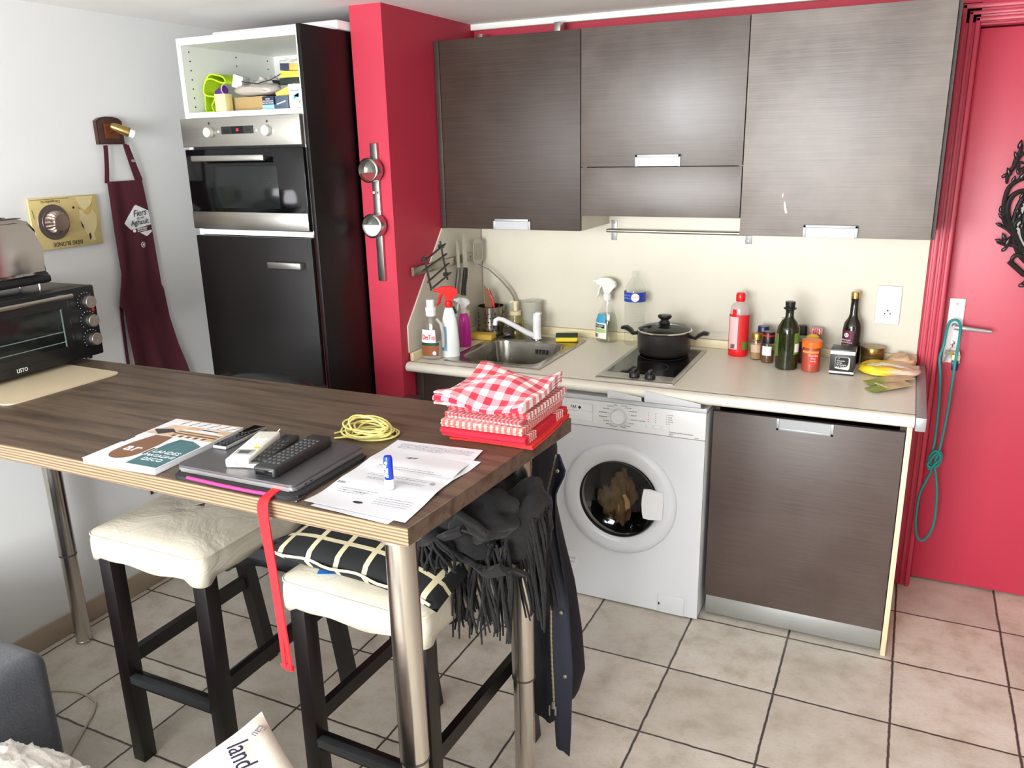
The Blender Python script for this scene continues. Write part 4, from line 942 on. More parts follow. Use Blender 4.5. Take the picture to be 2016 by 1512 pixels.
# ================================================================== COATS, SCARF, CUSHION
PUFF = mat('black_puffer_nylon', rgb(16, 16, 20), .38, var=.2, nscale=20, bump=.3, bscale=60)
NAVY = mat('navy_coat_cloth', rgb(11, 12, 22), .75, var=.15, nscale=30, bump=.3, bscale=300)
NAVYL = mat('navy_coat_placket', rgb(18, 21, 38), .7, var=.1)
pj = thing('puffer_jacket', 'black puffer jacket hung over the backrest of the left stool', 'jacket', (.02, -1.49, 0))
def drape(u, v):
    x = (u-.5)*.50*(1-.10*abs(v-.5))+.01
    s_ = (v-.52)*1.28          # distance from the ridge
    ridge = 1.083 - .03*(2*u-1)**2*2.2
    if abs(s_) < .05: y = s_*.9; z = ridge - s_*s_*6
    else:
        sg = 1 if s_ > 0 else -1
        y = sg*(.045+.04*min(1, (abs(s_)-.05)*3)*(1 if sg > 0 else .0)); z = ridge-.015-(abs(s_)-.05)
    q = .012*math.sin(z*72)*(1 if abs(s_) > .04 else .2)
    n_ = .018*nz((x*8, z*7, s_), 1, 6)
    return (x, y + (q+n_)*(1 if s_ > 0 else -1)*.9, z+.01*nz((x*9, 0, 0), 1, 2))
t = MB(); t.sheet(drape, 40, 90, .014); obj('jacket_body', t, PUFF, pj, ang=80)
for sx_ in (-1, 1):
    t = MB(); pts = [Vector((sx_*.20, .05, 1.02)), Vector((sx_*.235, .055, .90)), Vector((sx_*.225, .045, .76)), Vector((sx_*.235, .05, .60)), Vector((sx_*.215, .045, .47))]
    t.tube([pts[0].lerp(pts[1], k/4) for k in range(4)]+[pts[1].lerp(pts[2], k/4) for k in range(4)]+[pts[2].lerp(pts[3], k/4) for k in range(4)]+[pts[3].lerp(pts[4], k/4) for k in range(5)],
           [.045+.006*math.sin(k*2.1) for k in range(17)], 14, flat=.7); obj('sleeve', t, PUFF, pj, ang=80)
# navy coat hanging from the right stool's back
nc = thing('navy_coat', 'dark navy coat with a gold zip hanging beside the far right table leg', 'coat', (.97, -1.50, 0))
def prof_x(tab, z):
    for (z0, a), (z1, b_) in zip(tab, tab[1:]):
        if z0 >= z >= z1: return a+(b_-a)*(z0-z)/(z0-z1+1e-9)
    return tab[-1][1] if z < tab[-1][0] else tab[0][1]
LT = [(1.02, .902), (.9, .895), (.75, .90), (.5, .895), (.3, .893), (.20, .900)]
RT = [(1.02, .965), (.99, .985), (.93, .985), (.87, .966), (.78, .99), (.6, 1.035), (.447, 1.055), (.33, 1.062), (.26, 1.045), (.20, 1.02)]
rows = []
for k in range(36):
    z = 1.02-(1.02-.215)*k/35; a, b_ = prof_x(LT, z), prof_x(RT, z); cx_, hw = (a+b_)/2, (b_-a)/2; row = []
    for j in range(40):
        th = 2*PI*j/40; fold = 1+.13*math.sin(th*5+z*2.0)+.06*math.sin(th*9-z*6)
        row.append(Vector((cx_-.97+hw*math.cos(th)*(1+.04*math.sin(th*5+z*3)), (.055+.02*(1.02-z))*math.sin(th)*fold, z+(.025*math.sin(th*2+1) if k == 35 else 0))))
    rows.append(row)
t = MB(); V = t.grid(rows, closed_v=True); t.bm.faces.new(V[0]); t.bm.faces.new(V[-1]); obj('coat_body', t, NAVY, nc, ang=80)
# open front placket with zip and snaps; polygon follows the hanging edge
ZP = [(1.008, 1.022), (.955, 1.010), (.90, .998), (.85, .996), (.74, 1.004), (.62, 1.012), (.50, 1.013), (.38, 1.018), (.29, 1.022)]
PR_ = [(1.012, 1.030), (.96, 1.050), (.90, 1.022), (.80, 1.022), (.60, 1.052), (.40, 1.066), (.20, 1.064), (.125, 1.060)]
t = MB()
def plk(u, v):
    z = 1.0-(1.0-.135)*v; a = prof_x([(q[0], q[1]-.002) for q in ZP]+[(.12, 1.028)], z); b_ = prof_x(PR_, z)
    return (a+(b_-a)*u-.97, -.085-.010*math.sin(u*3+z*4)-.02*(1-z), z-(.012*u if v > .97 else 0)+.04*(1-u)*(1 if v > .99 else 0))
t.sheet(plk, 8, 50, .004); pk = obj('front_placket', t, NAVYL, nc, ang=80)
GOLDZ = mat('pale_gold_zip', rgb(186, 176, 150), .3, .85)
zp = []
for k in range(100):
    z = 1.0-.70*k/99; zp.append(Vector((prof_x(ZP, z)-.97, -.0895-.02*(1-z)-.010*math.sin(z*4), z)))
t = MB(); t.tube(zp, [.0034 if k % 2 else .0022 for k in range(100)], 6); z_ = obj('zip', t, GOLDZ, pk)
t = MB(); p_ = zp[-1]; t.box(p_.x-.005, p_.x+.005, p_.y-.006, p_.y+.004, p_.z-.022, p_.z+.002, .002); t.box(p_.x-.013, p_.x-.009, p_.y-.006, p_.y-.004, p_.z-.045, p_.z-.012, .001); t.box(p_.x+.004, p_.x+.009, p_.y-.006, p_.y-.004, p_.z-.040, p_.z-.010, .001); obj('zip_pull', t, CHROME, z_)
for z in (.965, .565, .375, .205):
    x = prof_x(PR_, z)-.97-.018; y = -.0925-.02*(1-z)-.010*math.sin(3+z*4)*.9
    t = MB(); t.cyl((x, y+.004, z), (x, y-.004, z), .0052, 16, bev=.0015); obj('snap_button', t, GOLDZ, pk)
t = MB(); t.sheet(lambda u, v: (-.075+.06*u+.015*math.sin(v*5), -.075-.012*math.sin(u*4)-.01*v, 1.0-.45*v), 8, 30, .006); obj('collar_fold', t, NAVY, nc, ang=80)
# second dark coat end showing under the right seat
cl = thing('dark_coat', 'dark coat hem hanging behind the right stool seat, seen beneath it', 'coat', (.56, -1.395, 0))
t = MB(); t.sheet(lambda u, v: (-.10-.16*v**2+(.28+.06*v)*u, -.015-.07*max(0, 1-v*16)+.035*v+.015*math.sin(u*14+v*2)*v+.008*math.sin(u*31)*v, 1.015-(.84-.16*u+.02*math.sin(u*9))*v), 40, 40, .012)
obj('coat_body', t, NAVY, cl, ang=80)
t = MB(); t.cyl((-.21, .012, .21), (-.21, -.004, .21), .005, 14); obj('snap_button', t, GOLDZ, cl)
# black and cream cushion
cu = thing('grid_cushion', 'black cushion with cream grid lines on the right stool seat', 'cushion', (.70, -1.825, .782), -.06)
def pil(hx, hy, hz, n=30, sag=None):
    t = MB(); rows_t = []; rows_b = []
    for s_ in (1, -1):
        rr = []
        for i in range(n+1):
            u = -1+2*i/n; row = []
            for j in range(n+1):
                v = -1+2*j/n
                e = (1-u**2)**.5*(1-v**2)**.5; px = u*hx*(1-.10*(1-v*v)*1.0*abs(u)); 
                px = u*hx*(1-.07*(1-v*v)); py = v*hy*(1-.07*(1-u*u))
                z = s_*hz*e**.8 + .004*nz((u*3, v*3, s_), 1, 5)*e
                p = Vector((px, py, z))
                if sag: p = sag(p, u, v)
                row.append(p)
            rr.append(row)
        t.grid(rr)
    bmesh.ops.remove_doubles(t.bm, verts=t.bm.verts, dist=1e-4); return t
t = pil(.250, .205, .050, sag=lambda p, u, v: p+Vector((0, 0, .052-.020*max(0, u)**2*1.2 - .012*max(0, -v)))); obj('cushion_cover', t, m_grid_cushion(), cu, ang=80)
t = MB(); t.tube([Vector((-.230+.46*k/20, -.196-.006*math.sin(k), .044-.018*max(0, (k-10)/10)**2)) for k in range(21)], .0035, 6); obj('piping', t, mat('cream_piping', rgb(226, 214, 176), .9), cu)
# leaflet pinched under the cushion
o = thing('leaflet', 'blue leaflet corner sticking out from under the black cushion', 'leaflet', (.60, -1.965, .7835), .4)
t = MB(); t.box(-.03, .03, -.02, .05, 0, .001); obj('sheet', t, mat('blue_print', rgb(38, 120, 200), .5), o)
o = thing('paper_scrap', 'small white paper scrap on the cream seat left of the blue leaflet', 'paper', (.545, -1.93, .7825), .1)
t = MB(); t.prism([(-.015, -.008), (.02, -.006), (.008, .012)], 0, .0008); obj('sheet', t, PAPER, o)
# grey fringed scarf
WOOL = mat('charcoal_wool', rgb(17, 15, 15), .95, var=.45, nscale=160, bump=.9, bscale=260, sheen=.08)
sc = thing('wool_scarf', 'bulky charcoal wool scarf with long fringes heaped over the right stool', 'scarf', (.90, -1.78, .86))
def lump(sd, amp=.022):
    def f(p, d):
        r = math.sin(d.x*7+d.z*9+sd)*.5+math.sin(d.y*8-d.x*4+sd*2)*.5
        return p+d*(amp*nz(d, 2.2, sd)+.012*r*abs(nz(d, 1.2, sd+5))*2)
    return f
t = MB()
t.blob((-.045, .02, .088), (.145, .16, .082), 44, 28, lump(1)); t.blob((.055, -.06, .085), (.075, .085, .060), 36, 22, lump(2)); t.blob((-.085, -.09, .055), (.075, .10, .055), 36, 22, lump(3)); t.blob((.115, .03, .03), (.055, .10, .105), 36, 22, lump(4)); t.blob((.03, -.08, .02), (.06, .06, .05), 30, 18, lump(7))
obj('scarf_body', t, WOOL, sc, ang=80)
for (x0, y0, z0, a0, w_, h_, sd) in ((.02, -.125, .125, .3, .16, .012, 1), (-.03, -.12, .075, -.1, .16, .012, 4), (.075, -.11, .03, .15, .13, .012, 9)):
    t = MB(); t.sheet(lambda u, v: (x0+(u-.5)*w_+.01*math.sin(v*5+sd), y0-.045*math.sin(PI*v)+.10*(v-.3), z0-.10*(v-.5)**2+.03*math.sin(u*3+sd)-.055*v*v+.01*nz((u*4, v*4, sd))), 24, 16, .010); obj('scarf_fold', t, WOOL, sc, ang=80)
t = MB(); random.seed(3)
def strand(p, L, dirx, diry, sw):
    pts = []
    for k in range(8):
        q = k/7; pts.append(Vector((p[0]+dirx*q+sw*2*math.sin(q*6+p[0]*190+p[1]*70), p[1]+diry*q+sw*2*math.cos(q*5+p[0]*150), p[2]-L*(q**1.25))))
    t.tube(pts, [.0032, .0036, .003, .0036, .003, .0034, .003, .0022], 5)
for k in range(80):
    x = -.02+.15*random.random(); strand((x, -.115+.03*random.random(), .015+.02*random.random()), .17+.07*random.random(), .02*(random.random()-.2), -.01, .004)
for k in range(60):
    x = .115+.055*random.random(); strand((x, -.05+.10*random.random(), .09-.3*(x-.115)), .22+.06*random.random(), .02+.01*random.random(), -.005, .004)
for k in range(34):
    x = -.14+.12*random.random(); strand((x, -.15+.02*random.random(), .045+.02*random.random()), .045+.03*random.random(), .03+.05*random.random(), -.05, .004)
fr = obj('fringe', t, WOOL, sc, ang=80)
# ================================================================== RED LANYARD
LR = mat('bright_red_webbing', rgb(226, 18, 30), .8, var=.05, bump=.5, bscale=600)
o = thing('lanyard', 'bright red webbing strap hanging from the front edge of the bar table', 'strap', (.700, -2.252, TZ))
def ribbon(pts, w, th, wdirs=None):
    t = MB(); n = len(pts)-1
    P = [Vector(p) for p in pts]
    def cr(s_):
        i = min(int(s_*n), n-1); q = s_*n-i; a = P[max(i-1, 0)]; b_ = P[i]; c_ = P[i+1]; d = P[min(i+2, n)]
        return .5*((2*b_)+(-a+c_)*q+(2*a-5*b_+4*c_-d)*q*q+(-a+3*b_-3*c_+d)*q*q*q)
    def f(u, v):
        p = cr(u); wd = wdirs(u) if wdirs else Vector((1, 0, 0)); return p+wd*(v-.5)*w
    t.sheet(f, n*8, 2, th); return t
WD = lambda u: Vector((math.cos(.5*math.sin(u*5)), math.sin(.5*math.sin(u*5)), 0))
t = ribbon([(-.012, .075, .006), (-.010, .045, .004), (-.008, .018, .0042), (-.006, -.004, -.002), (-.004, -.010, -.03), (.000, -.007, -.12), (.004, -.008, -.24), (.006, -.010, -.33), (.006, -.008, -.365)], .021, .0028, WD); obj('webbing', t, LR, o)
t = ribbon([(-.008, .060, .0095), (-.004, .018, .0085), (-.001, -.008, .001), (.002, -.016, -.03), (.006, -.014, -.12), (.017, -.015, -.24), (.024, -.014, -.33), (.022, -.012, -.36)], .019, .0028, WD); obj('webbing', t, LR, o)
t = MB(); t.blob((.0145, -.0105, -.357), (.0185, .0042, .009), 20, 12); obj('loop_end', t, LR, o)
# ================================================================== THINGS ON THE BAR TABLE
def poly_print(parent, pts, z, m, name='cover_print', h=.0004, lab=None):
    t = MB(); t.prism(pts, z, z+h); return obj(name, t, m, parent, lab)
# magazine
mg = thing('magazine', 'white magazine with a brown and teal cover at the front edge of the table', 'magazine', (.284, -2.112, TZ+.0003), .055)
t = MB()
def pages(u, v, z): return Vector(((u-.5)*.204, (v-.5)*.275, z))
rows = []
t.box(-.102, .102, -.1375, .1375, 0, .0125, .0012); obj('pages', t, PAPER, mg)
t = MB(); t.sheet(lambda u, v: ((u-.5)*.206, (v-.5)*.277, .0132+.002*math.sin(v*9)*max(0, v-.8)), 6, 20, .0005); obj('cover', t, PAPER, mg)
BR = mat('print_brown', rgb(120, 82, 56), .45, var=.15); BRD = mat('print_dark_brown', rgb(84, 58, 44), .45); TN = mat('print_tan', rgb(186, 146, 108), .45, var=.15); TEALP = mat('print_teal', rgb(60, 100, 106), .4, var=.35, nscale=25); DKP = mat('print_charcoal', rgb(48, 44, 44), .45)
zz = .0136
ov = [(-.038+.036*math.cos(a), -.075+.040*math.sin(a)) for a in [PI+PI*k/14 for k in range(15)]]
poly_print(mg, ov+[(-.002, -.02), (-.010, .03), (-.060, .03), (-.074, -.03)], zz, BR)
poly_print(mg, [(-.100, .035), (.101, .030), (.101, .105), (-.070, .100)], zz+.0001, mat('print_beige', rgb(196, 172, 146), .45, var=.2, nscale=30))
poly_print(mg, [(-.095, .060), (-.060, .035), (-.030, .060), (-.050, .075)], zz+.0006, DKP)
for k in range(5):
    y0 = .040+.012*k; poly_print(mg, [(-.035+.004*k, y0), (.098, y0-.004), (.098, y0+.001), (-.033+.004*k, y0+.005)], zz+.0006, (TN, BRD, BR, PAPER, TN)[k])
for k in range(9): poly_print(mg, [(-.020+.011*k, .033), (-.013+.011*k, .033), (-.011+.011*k, .043), (-.018+.011*k, .043)], zz+.0011, (PAPER if k % 2 else BRD))
poly_print(mg, [(.020, .082), (.070, .080), (.072, .095), (.024, .097)], zz+.0006, PAPER)
poly_print(mg, [(-.088, .103), (.101, .106), (.102, .134), (-.055, .134)], zz+.0001, mat('print_pale', rgb(214, 214, 216), .45, var=.08, nscale=60))
for k in range(6): poly_print(mg, [(-.06+.028*k, .104), (-.058+.028*k, .104), (-.048+.03*k, .132), (-.050+.03*k, .132)], zz+.0007, DKP)
poly_print(mg, [(-.080, .134), (.102, .134), (.102, .139), (-.075, .139)], zz+.0002, TN)
poly_print(mg, [(.012, -.128), (.099, -.130), (.099, .000), (.060, .020), (.020, .022), (.012, -.01)], zz+.0001, TEALP)
poly_print(mg, [(-.102, -.03), (-.098, -.03), (-.098, .005), (-.102, .005)], zz, DKP); poly_print(mg, [(.003, -.075), (.008, -.075), (.008, -.04), (.003, -.04)], zz, DKP)
LETT = frame((-.040, -.055, zz+.0006), (1, 0, 0), (0, 1, 0)); text(mg, 'ar', .050, LETT, PAPER, 'cover_lettering', sx=1)
for k, (s_, sz) in enumerate((('LANDES', .020), ('MAGAZINE', .016), ('DECO', .020))): text(mg, s_, sz, frame((.055, -.055-.021*k, zz+.0006), (1, 0, 0), (0, 1, 0)), PAPER, 'cover_lettering')
# laptop sleeve, laptop
sl = thing('laptop_sleeve', 'black zipped sleeve with pink lining lying under the laptop', 'laptop sleeve', (.592, -2.112, TZ+.0003), .015)
t = MB(); P0 = [Vector((x, y, z)) for x, y in rrect(.160, .126, .02) for z in (0,)]
t.prism(rrect(.160, .126, .022), 0, .0075); bmesh.ops.bevel(t.bm, geom=[e for e in t.bm.edges if abs(e.verts[0].co.z-e.verts[1].co.z) < 1e-6], offset=.003, segments=2, affect='EDGES')
obj('sleeve_body', t, mat('black_neoprene', rgb(28, 28, 30), .85, bump=.3, bscale=400), sl)
t = MB(); t.tube([Vector((-.115, -.124, .007)), Vector((-.02, -.1275, .0062)), Vector((.05, -.128, .0058)), Vector((.100, -.126, .006))], .0034, 8); obj('lining', t, mat('pink_lining', rgb(214, 40, 110), .7), sl, 'pink lining edge')
t = MB(); t.tube([Vector((.157, -.115+.23*k/30, .006+.0006*(k % 2))) for k in range(31)], .0026, 6); obj('zip', t, BLACKM, sl)
t = MB(); t.box(.161, .166, -.128, -.100, .001, .004, .001); obj('zip_pull', t, STEELD, sl)
lp = thing('laptop', 'closed space grey laptop under the remote controls', 'laptop', (.583, -2.1005, TZ+.0088), .010)
LG = mat('space_grey_aluminium', rgb(108, 105, 108), .38, .75, var=.02)
t = MB(); t.prism(rrect(.152, .1185, .011), 0, .0088); bmesh.ops.bevel(t.bm, geom=[e for e in t.bm.edges if abs(e.verts[0].co.z-e.verts[1].co.z) < 1e-6 and e.verts[0].co.z < .001], offset=.003, segments=3, affect='EDGES'); obj('base', t, mat('aluminium_edge', rgb(170, 168, 168), .35, .8), lp)
t = MB(); t.prism(rrect(.152, .1185, .011), .0094, .0142); bmesh.ops.bevel(t.bm, geom=[e for e in t.bm.edges if abs(e.verts[0].co.z-e.verts[1].co.z) < 1e-6 and e.verts[0].co.z > .014], offset=.0015, segments=2, affect='EDGES'); obj('screen_lid', t, LG, lp)
t = MB()
for y in (-.085, -.068): t.box(.1505, .1524, y, y+.009, .0030, .0058, .001)
obj('port', t, BLACKM, lp)
LT_ = TZ+.0088+.0145
def remote(name, label, loc, rz, w, l, h, m, rows_, cols, bm_, top=None, sil=None, rx=0):
    r = thing(name, label, 'remote control', loc, rot=(rx, 0, rz), group='remote controls on the laptop')
    t = MB(); t.box(-w/2, w/2, -l/2, l/2, 0, h, min(h, w)*.22, 3); obj('case', t, m, r)
    for i in range(rows_):
        for j in range(cols):
            x = (j-(cols-1)/2)*w*.8/cols; y = -l*.36+i*l*.74/rows_
            t = MB(); t.cyl((x, y, h-.0005), (x, y, h+.0012), min(.0036, w*.28/cols), 10); obj('button', t, bm_, r)
    return r
GB = mat('button_grey', rgb(70, 70, 72), .5)
r = remote('remote_control', 'white air-conditioner remote with a yellow button on the laptop', (.541, -2.108, LT_+.0005), .335, .050, .172, .019, mat('white_remote', rgb(226, 224, 214), .35), 0, 0, GB)
t = MB(); t.box(-.019, .019, -.062, -.030, .0188, .0196, .001); dpl = obj('display', t, mat('lcd_frame', rgb(168, 170, 168), .3), r)
t = MB(); t.box(-.012, .012, -.055, -.036, .0196, .0200); obj('screen', t, mat('lcd', rgb(84, 88, 84), .2), dpl)
for i in range(5):
    for j in range(4):
        if i == 0 and j == 3: continue
        t = MB(); t.box(-.0185+j*.0098, -.0115+j*.0098, -.020+i*.013, -.0125+i*.013, .0185, .0203, .0008); obj('button', t, mat('pale_button', rgb(238, 238, 232), .4), r)
t = MB(); t.cyl((.016, -.020, .0185), (.016, -.020, .0208), .0055, 14); obj('button', t, YEL, r, 'yellow button')
t = MB(); t.cyl((0, -.0865, .009), (0, -.0855, .009), .0015, 8); obj('led', t, INKD, r)
t = MB(); t.tube([(.02, .084, .018), (.022, .090, .021), (.0245, .086, .023)], .0012, 6); obj('string', t, WHITE, r)
r = remote('remote_control', 'flat black remote with a silver end beside the white one', (.5815, -2.092, LT_+.0003), .262, .0345, .178, .010, BLACK, 6, 3, GB)
t = MB(); t.box(-.0173, .0173, -.0905, -.078, -.0001, .0101, .002); obj('end_cap', t, SATIN, r)
t = MB(); t.lathe([(.011, .0101), (.012, .0108), (.009, .0110)], 24, Matrix.Translation((0, .045, 0)), cap=False); obj('ring_button', t, GB, r)
r = remote('remote_control', 'thick black remote with many small buttons, rightmost on the laptop', (.649, -2.106, LT_+.0003), .062, .052, .200, .021, mat('charcoal_plastic', rgb(34, 35, 35), .4), 10, 4, mat('button_dark', rgb(84, 86, 86), .45))
t = MB(); t.box(-.020, .020, -.1006, -.0990, .004, .016, .001); obj('end_window', t, GLASSK, r)
r = remote('remote_control', 'slim black remote with a silver edge between the magazine and the white remote', (.449, -2.050, LT_+.0003), .06, .036, .140, .0075, SATIN, 0, 0, GB)
t = MB(); t.box(-.0165, .0165, -.068, .068, .0070, .0086, .001); f_ = obj('face', t, GLASSK, r)
for i in range(7):
    for j in range(3): t = MB(); t.cyl((-.009+.009*j, -.055+.012*i, .0085), (-.009+.009*j, -.055+.012*i, .0092), .0022, 8); obj('button', t, GB, r)
# coiled cable
cb = thing('coiled_cable', 'pale yellow cable coiled in a loose heap beside the laptop', 'cable', (.672, -1.868, TZ))
t = MB(); pts = []; random.seed(11)
for k in range(230):
    a = k*.245; lo = k/230
    rx = .054+.007*math.sin(k*.071+1); ry = .040+.010*math.sin(k*.083)
    ph = .5*math.sin(k*.031)
    x = rx*math.cos(a)+.010*math.sin(k*.057); y = ry*math.sin(a)+.008*math.cos(k*.049)
    pts.append(Vector((x*math.cos(ph)-y*math.sin(ph), x*math.sin(ph)+y*math.cos(ph), .0026+.021*lo+.005*math.sin(a*1.5+k*.02)*lo+.016*max(0, math.sin(a-1.0))*lo)))
pts = [Vector((-.085, -.025, .0026)), Vector((-.075, -.005, .003)), Vector((-.05, .022, .003))]+pts+[Vector((-.03, -.045, .008)), Vector((-.065, -.052, .0026))]
t.tube(pts, .00235, 7); obj('cord', t, mat('pale_yellow_cord', rgb(214, 202, 120), .45), cb)
# documents
def page(name, label, C4, z, seedv, prints=True):
    o = thing(name, label, 'paper', (C4[0][0], C4[0][1], z)); A, B, Cc, D = [Vector(p)-Vector(C4[0]) for p in C4]
    def zf(u, v):
        fold = .0035*(1-min(1, abs(v-.36)/.16))+.0045*(1-min(1, abs(v-.66)/.16)); cur = .010*max(0, 1-v*6)**1.5*(1-u)+.006*max(0, .3-u)*max(0, v)+.012*max(0, v-.85)*u*3
        return .0006+fold*.8+cur*.6+.0006*nz((u*4, v*5, seedv))
    def f(u, v):
        p = (A*(1-u)+B*u)*(1-v)+(D*(1-u)+Cc*u)*v; return Vector((p.x, p.y, zf(u, v)))
    t = MB(); t.sheet(f, 18, 42, .0003); obj('sheet', t, PAPER, o)
    return o, f
o2, _f2 = page('document', 'lower white sheet whose corner shows right of the printed letter', [(.800, -2.246), (.972, -2.247), (.992, -1.925), (.800, -1.930)], TZ+.0002, 4)
o, pf = page('document', 'printed white letter with fold lines under the lip balm', [(.777, -2.236), (.999, -2.232), (.966, -1.866), (.752, -1.877)], TZ+.0016, 1)
def pline(u0, u1, v, h=.0045, m=INK, n='print_line'):
    t = MB(); t.sheet(lambda a, b_: pf(u0+(u1-u0)*a, v+h*(b_-.5))+Vector((0, 0, .00035)), 10, 1, .00012); return t
random.seed(5)
allt = MB()
def addl(u0, u1, v, h=.0045):
    x = u0
    while x < u1:
        w = .012+.03*random.random(); e = min(x+w, u1)
        allt.sheet(lambda a, b_, x=x, e=e, h_=h*(.7+.6*random.random()): pf(x+(e-x)*a, v+h_*(b_-.5))+Vector((0, 0, .0007)), 2, 1, .00012); x = e+.006+.004*random.random()
for k in range(7): addl(.18, .88-.1*(k == 6), .46+.022*k)
for k in range(2): addl(.22, .82, .40+.018*k)
for k in range(5): addl(.10, .93-.3*(k == 0), .885+.017*k)
for k in range(3): addl(.12, .40+.05*k, .20+.022*k)
for k in range(4): addl(.55, .9, .13+.025*k)
addl(.02, .10, .30, .02); addl(.30, .40, .22, .012); addl(.86, .90, .45, .03)
obj('printed_text', allt, mat('grey_letter_print', rgb(138, 138, 145), .8), o)
t = MB(); t.sheet(lambda a, b_: pf(.43+.05*(a-.5)*math.sqrt(max(.05, 1-(2*b_-1)**2))*2, .095+.028*b_)+Vector((0, 0, .0005)), 8, 8, .0001); obj('apple_print', t, INKD, o)
t = MB(); t.tube([pf(.34, .735)+Vector((0, 0, .0007)), pf(.40, .755)+Vector((0, 0, .0007)), pf(.37, .73)+Vector((0, 0, .0007)), pf(.46, .76)+Vector((0, 0, .0007)), pf(.43, .735)+Vector((0, 0, .0007))], .0005, 4); obj('signature', t, INKD, o)
# lip balm
lb = thing('lip_balm', 'blue and white lip balm stick standing upright on the letter', 'lip balm', (.893, -2.121, TZ+.0060))
t = MB(); t.lathe([(.0090, 0), (.0096, .001), (.0096, .020), (.0088, .0205)], 28); obj('base', t, WHITE, lb)
t = MB(); t.lathe([(.0088, .0205), (.0090, .021), (.0088, .062), (.0075, .067), (.001, .0685)], 28); obj('cap', t, mat('royal_blue_cap', rgb(16, 52, 170), .3), lb)
t = MB(); M0 = frame((.0008, -.0089, .056), (1, 0, 0), (0, 0, 1)); t.cyl(M0 @ Vector((0, 0, 0)), M0 @ Vector((0, 0, .0003)), .0032, 16); obj('logo', t, WLAB, lb)
text(lb, 'BAUME', .0085, frame((-.0012, -.0092, .040), (0, 0, 1), (-1, 0, 0)), WLAB, sx=.9); text(lb, 'LÈVRES', .0070, frame((.0028, -.0089, .036), (0, 0, 1), (-1, 0, 0)), WLAB, sx=.9)
# towels
def towel(label, cen, z, rz, w, d, layers, th, gap, m, seedv, droop=0, name='tea_towel', border=None):
    o = thing(name, label, 'tea towel', (cen[0], cen[1], z), rz, 'folded red and white tea towels on the table corner')
    path = []; h0 = th/2+.0002
    for L in range(layers):
        y0, y1 = (-d/2, d/2) if L % 2 == 0 else (d/2, -d/2)
        zz_ = h0+L*(th+gap); n = 12
        for k in range(n+1):
            path.append((y0+(y1-y0)*k/n*1.0, zz_))
        if L < layers-1:
            s_ = 1 if y1 > 0 else -1
            for k in range(1, 5):
                a = -PI/2+PI*k/5; path.append((y1+s_*(th+gap)*.55*math.cos(a), zz_+(th+gap)*(.5+.5*math.sin(a))))
    npth = len(path)-1
    H_ = h0+(layers-1)*(th+gap)
    def f(u, v):
        i = min(int(v*npth), npth-1); q = v*npth-i; y = path[i][0]*(1-q)+path[i+1][0]*q; zz_ = path[i][1]*(1-q)+path[i+1][1]*q
        x = (u-.5)*w; k_ = zz_/H_
        amp = .0035+.010*droop
        return Vector((x+.004*nz((0, y*6, zz_*40), 1, seedv), y+.006*nz((x*7, 0, zz_*60), 1, seedv), zz_*(1)+ k_*amp*nz((x*9, y*9, 0), 1, seedv+3) + k_*droop*.012*math.sin(x*26+1)*math.cos(y*19) - droop*.05*max(0, -y-.03)*k_))
    t = MB(); t.sheet(f, 30, npth*1, th); 
    mn = min(v.co.z for v in t.bm.verts)
    for v in t.bm.verts: v.co.z -= mn
    obj('cloth', t, m, o, ang=70)
    return o
TC = (.942, -1.700)
R1_ = rgb(206, 20, 44)
tw = [('bottom towel of the stack, plain orange red, jutting out at the right', (.955, -1.700), .0, .03, .205, .235, 2, .0045, .0012, mat('orange_red_terry', rgb(222, 44, 34), .95, bump=.8, bscale=500), 1, 0),
      ('thick raspberry red towel with white stripe bands, second from the bottom', (.945, -1.706), .0115, .0, .210, .245, 3, .0055, .001, None, 2, 0),
      ('pale pink and white checked towel, third from the bottom of the stack', (.938, -1.708), .0325, .02, .200, .240, 4, .0030, .0012, m_check('pink_fine_check', rgb(238, 222, 208), rgb(230, 150, 140), rgb(210, 84, 84), .007), 3, 0),
      ('finely checked pink towel in the middle of the stack', (.942, -1.700), .0500, -.03, .195, .225, 3, .0030, .0012, m_check('rose_fine_check', rgb(236, 214, 204), rgb(214, 100, 104), rgb(176, 34, 52), .005), 5, 0),
      ('small-checked red and white towel, second from the top', (.948, -1.694), .0640, .0, .200, .220, 3, .0035, .0014, m_check('red_small_check', rgb(240, 236, 226), rgb(206, 96, 96), rgb(176, 26, 44), .0085), 6, .35),
      ('crumpled large gingham towel on top of the stack', (.936, -1.716), .0800, .05, .215, .250, 4, .0045, .0020, m_check('red_large_gingham', rgb(244, 240, 230), rgb(232, 130, 140), rgb(200, 12, 42), .0185), 8, 1.35)]
b_ = NB('raspberry_striped'); sp = b_.n('ShaderNodeSeparateXYZ'); v_ = b_.coord(); b_.l(v_, sp.inputs[0])
ax_ = b_.math('ABSOLUTE', sp.outputs[1]); band = b_.math('GREATER_THAN', ax_, .060); st_ = b_.math('GREATER_THAN', b_.math('FRACT', b_.math('DIVIDE', ax_, .011)), .5); bb = b_.math('LESS_THAN', ax_, .105)
f_ = b_.math('MULTIPLY', b_.math('MULTIPLY', band, st_), bb)
p_ = b_.bsdf(Base__Color=b_.mix(f_, rgb(204, 26, 50), rgb(240, 226, 210)), Roughness=.95); b_.l(b_.bump(b_.noise(v_, 500, 2), .6, .002), p_.inputs['Normal'])
for a in tw: towel(a[0], a[1], TZ+.0004+a[2], a[3], a[4], a[5], a[6], a[7], a[8], a[9] or b_.m, a[10], a[11])
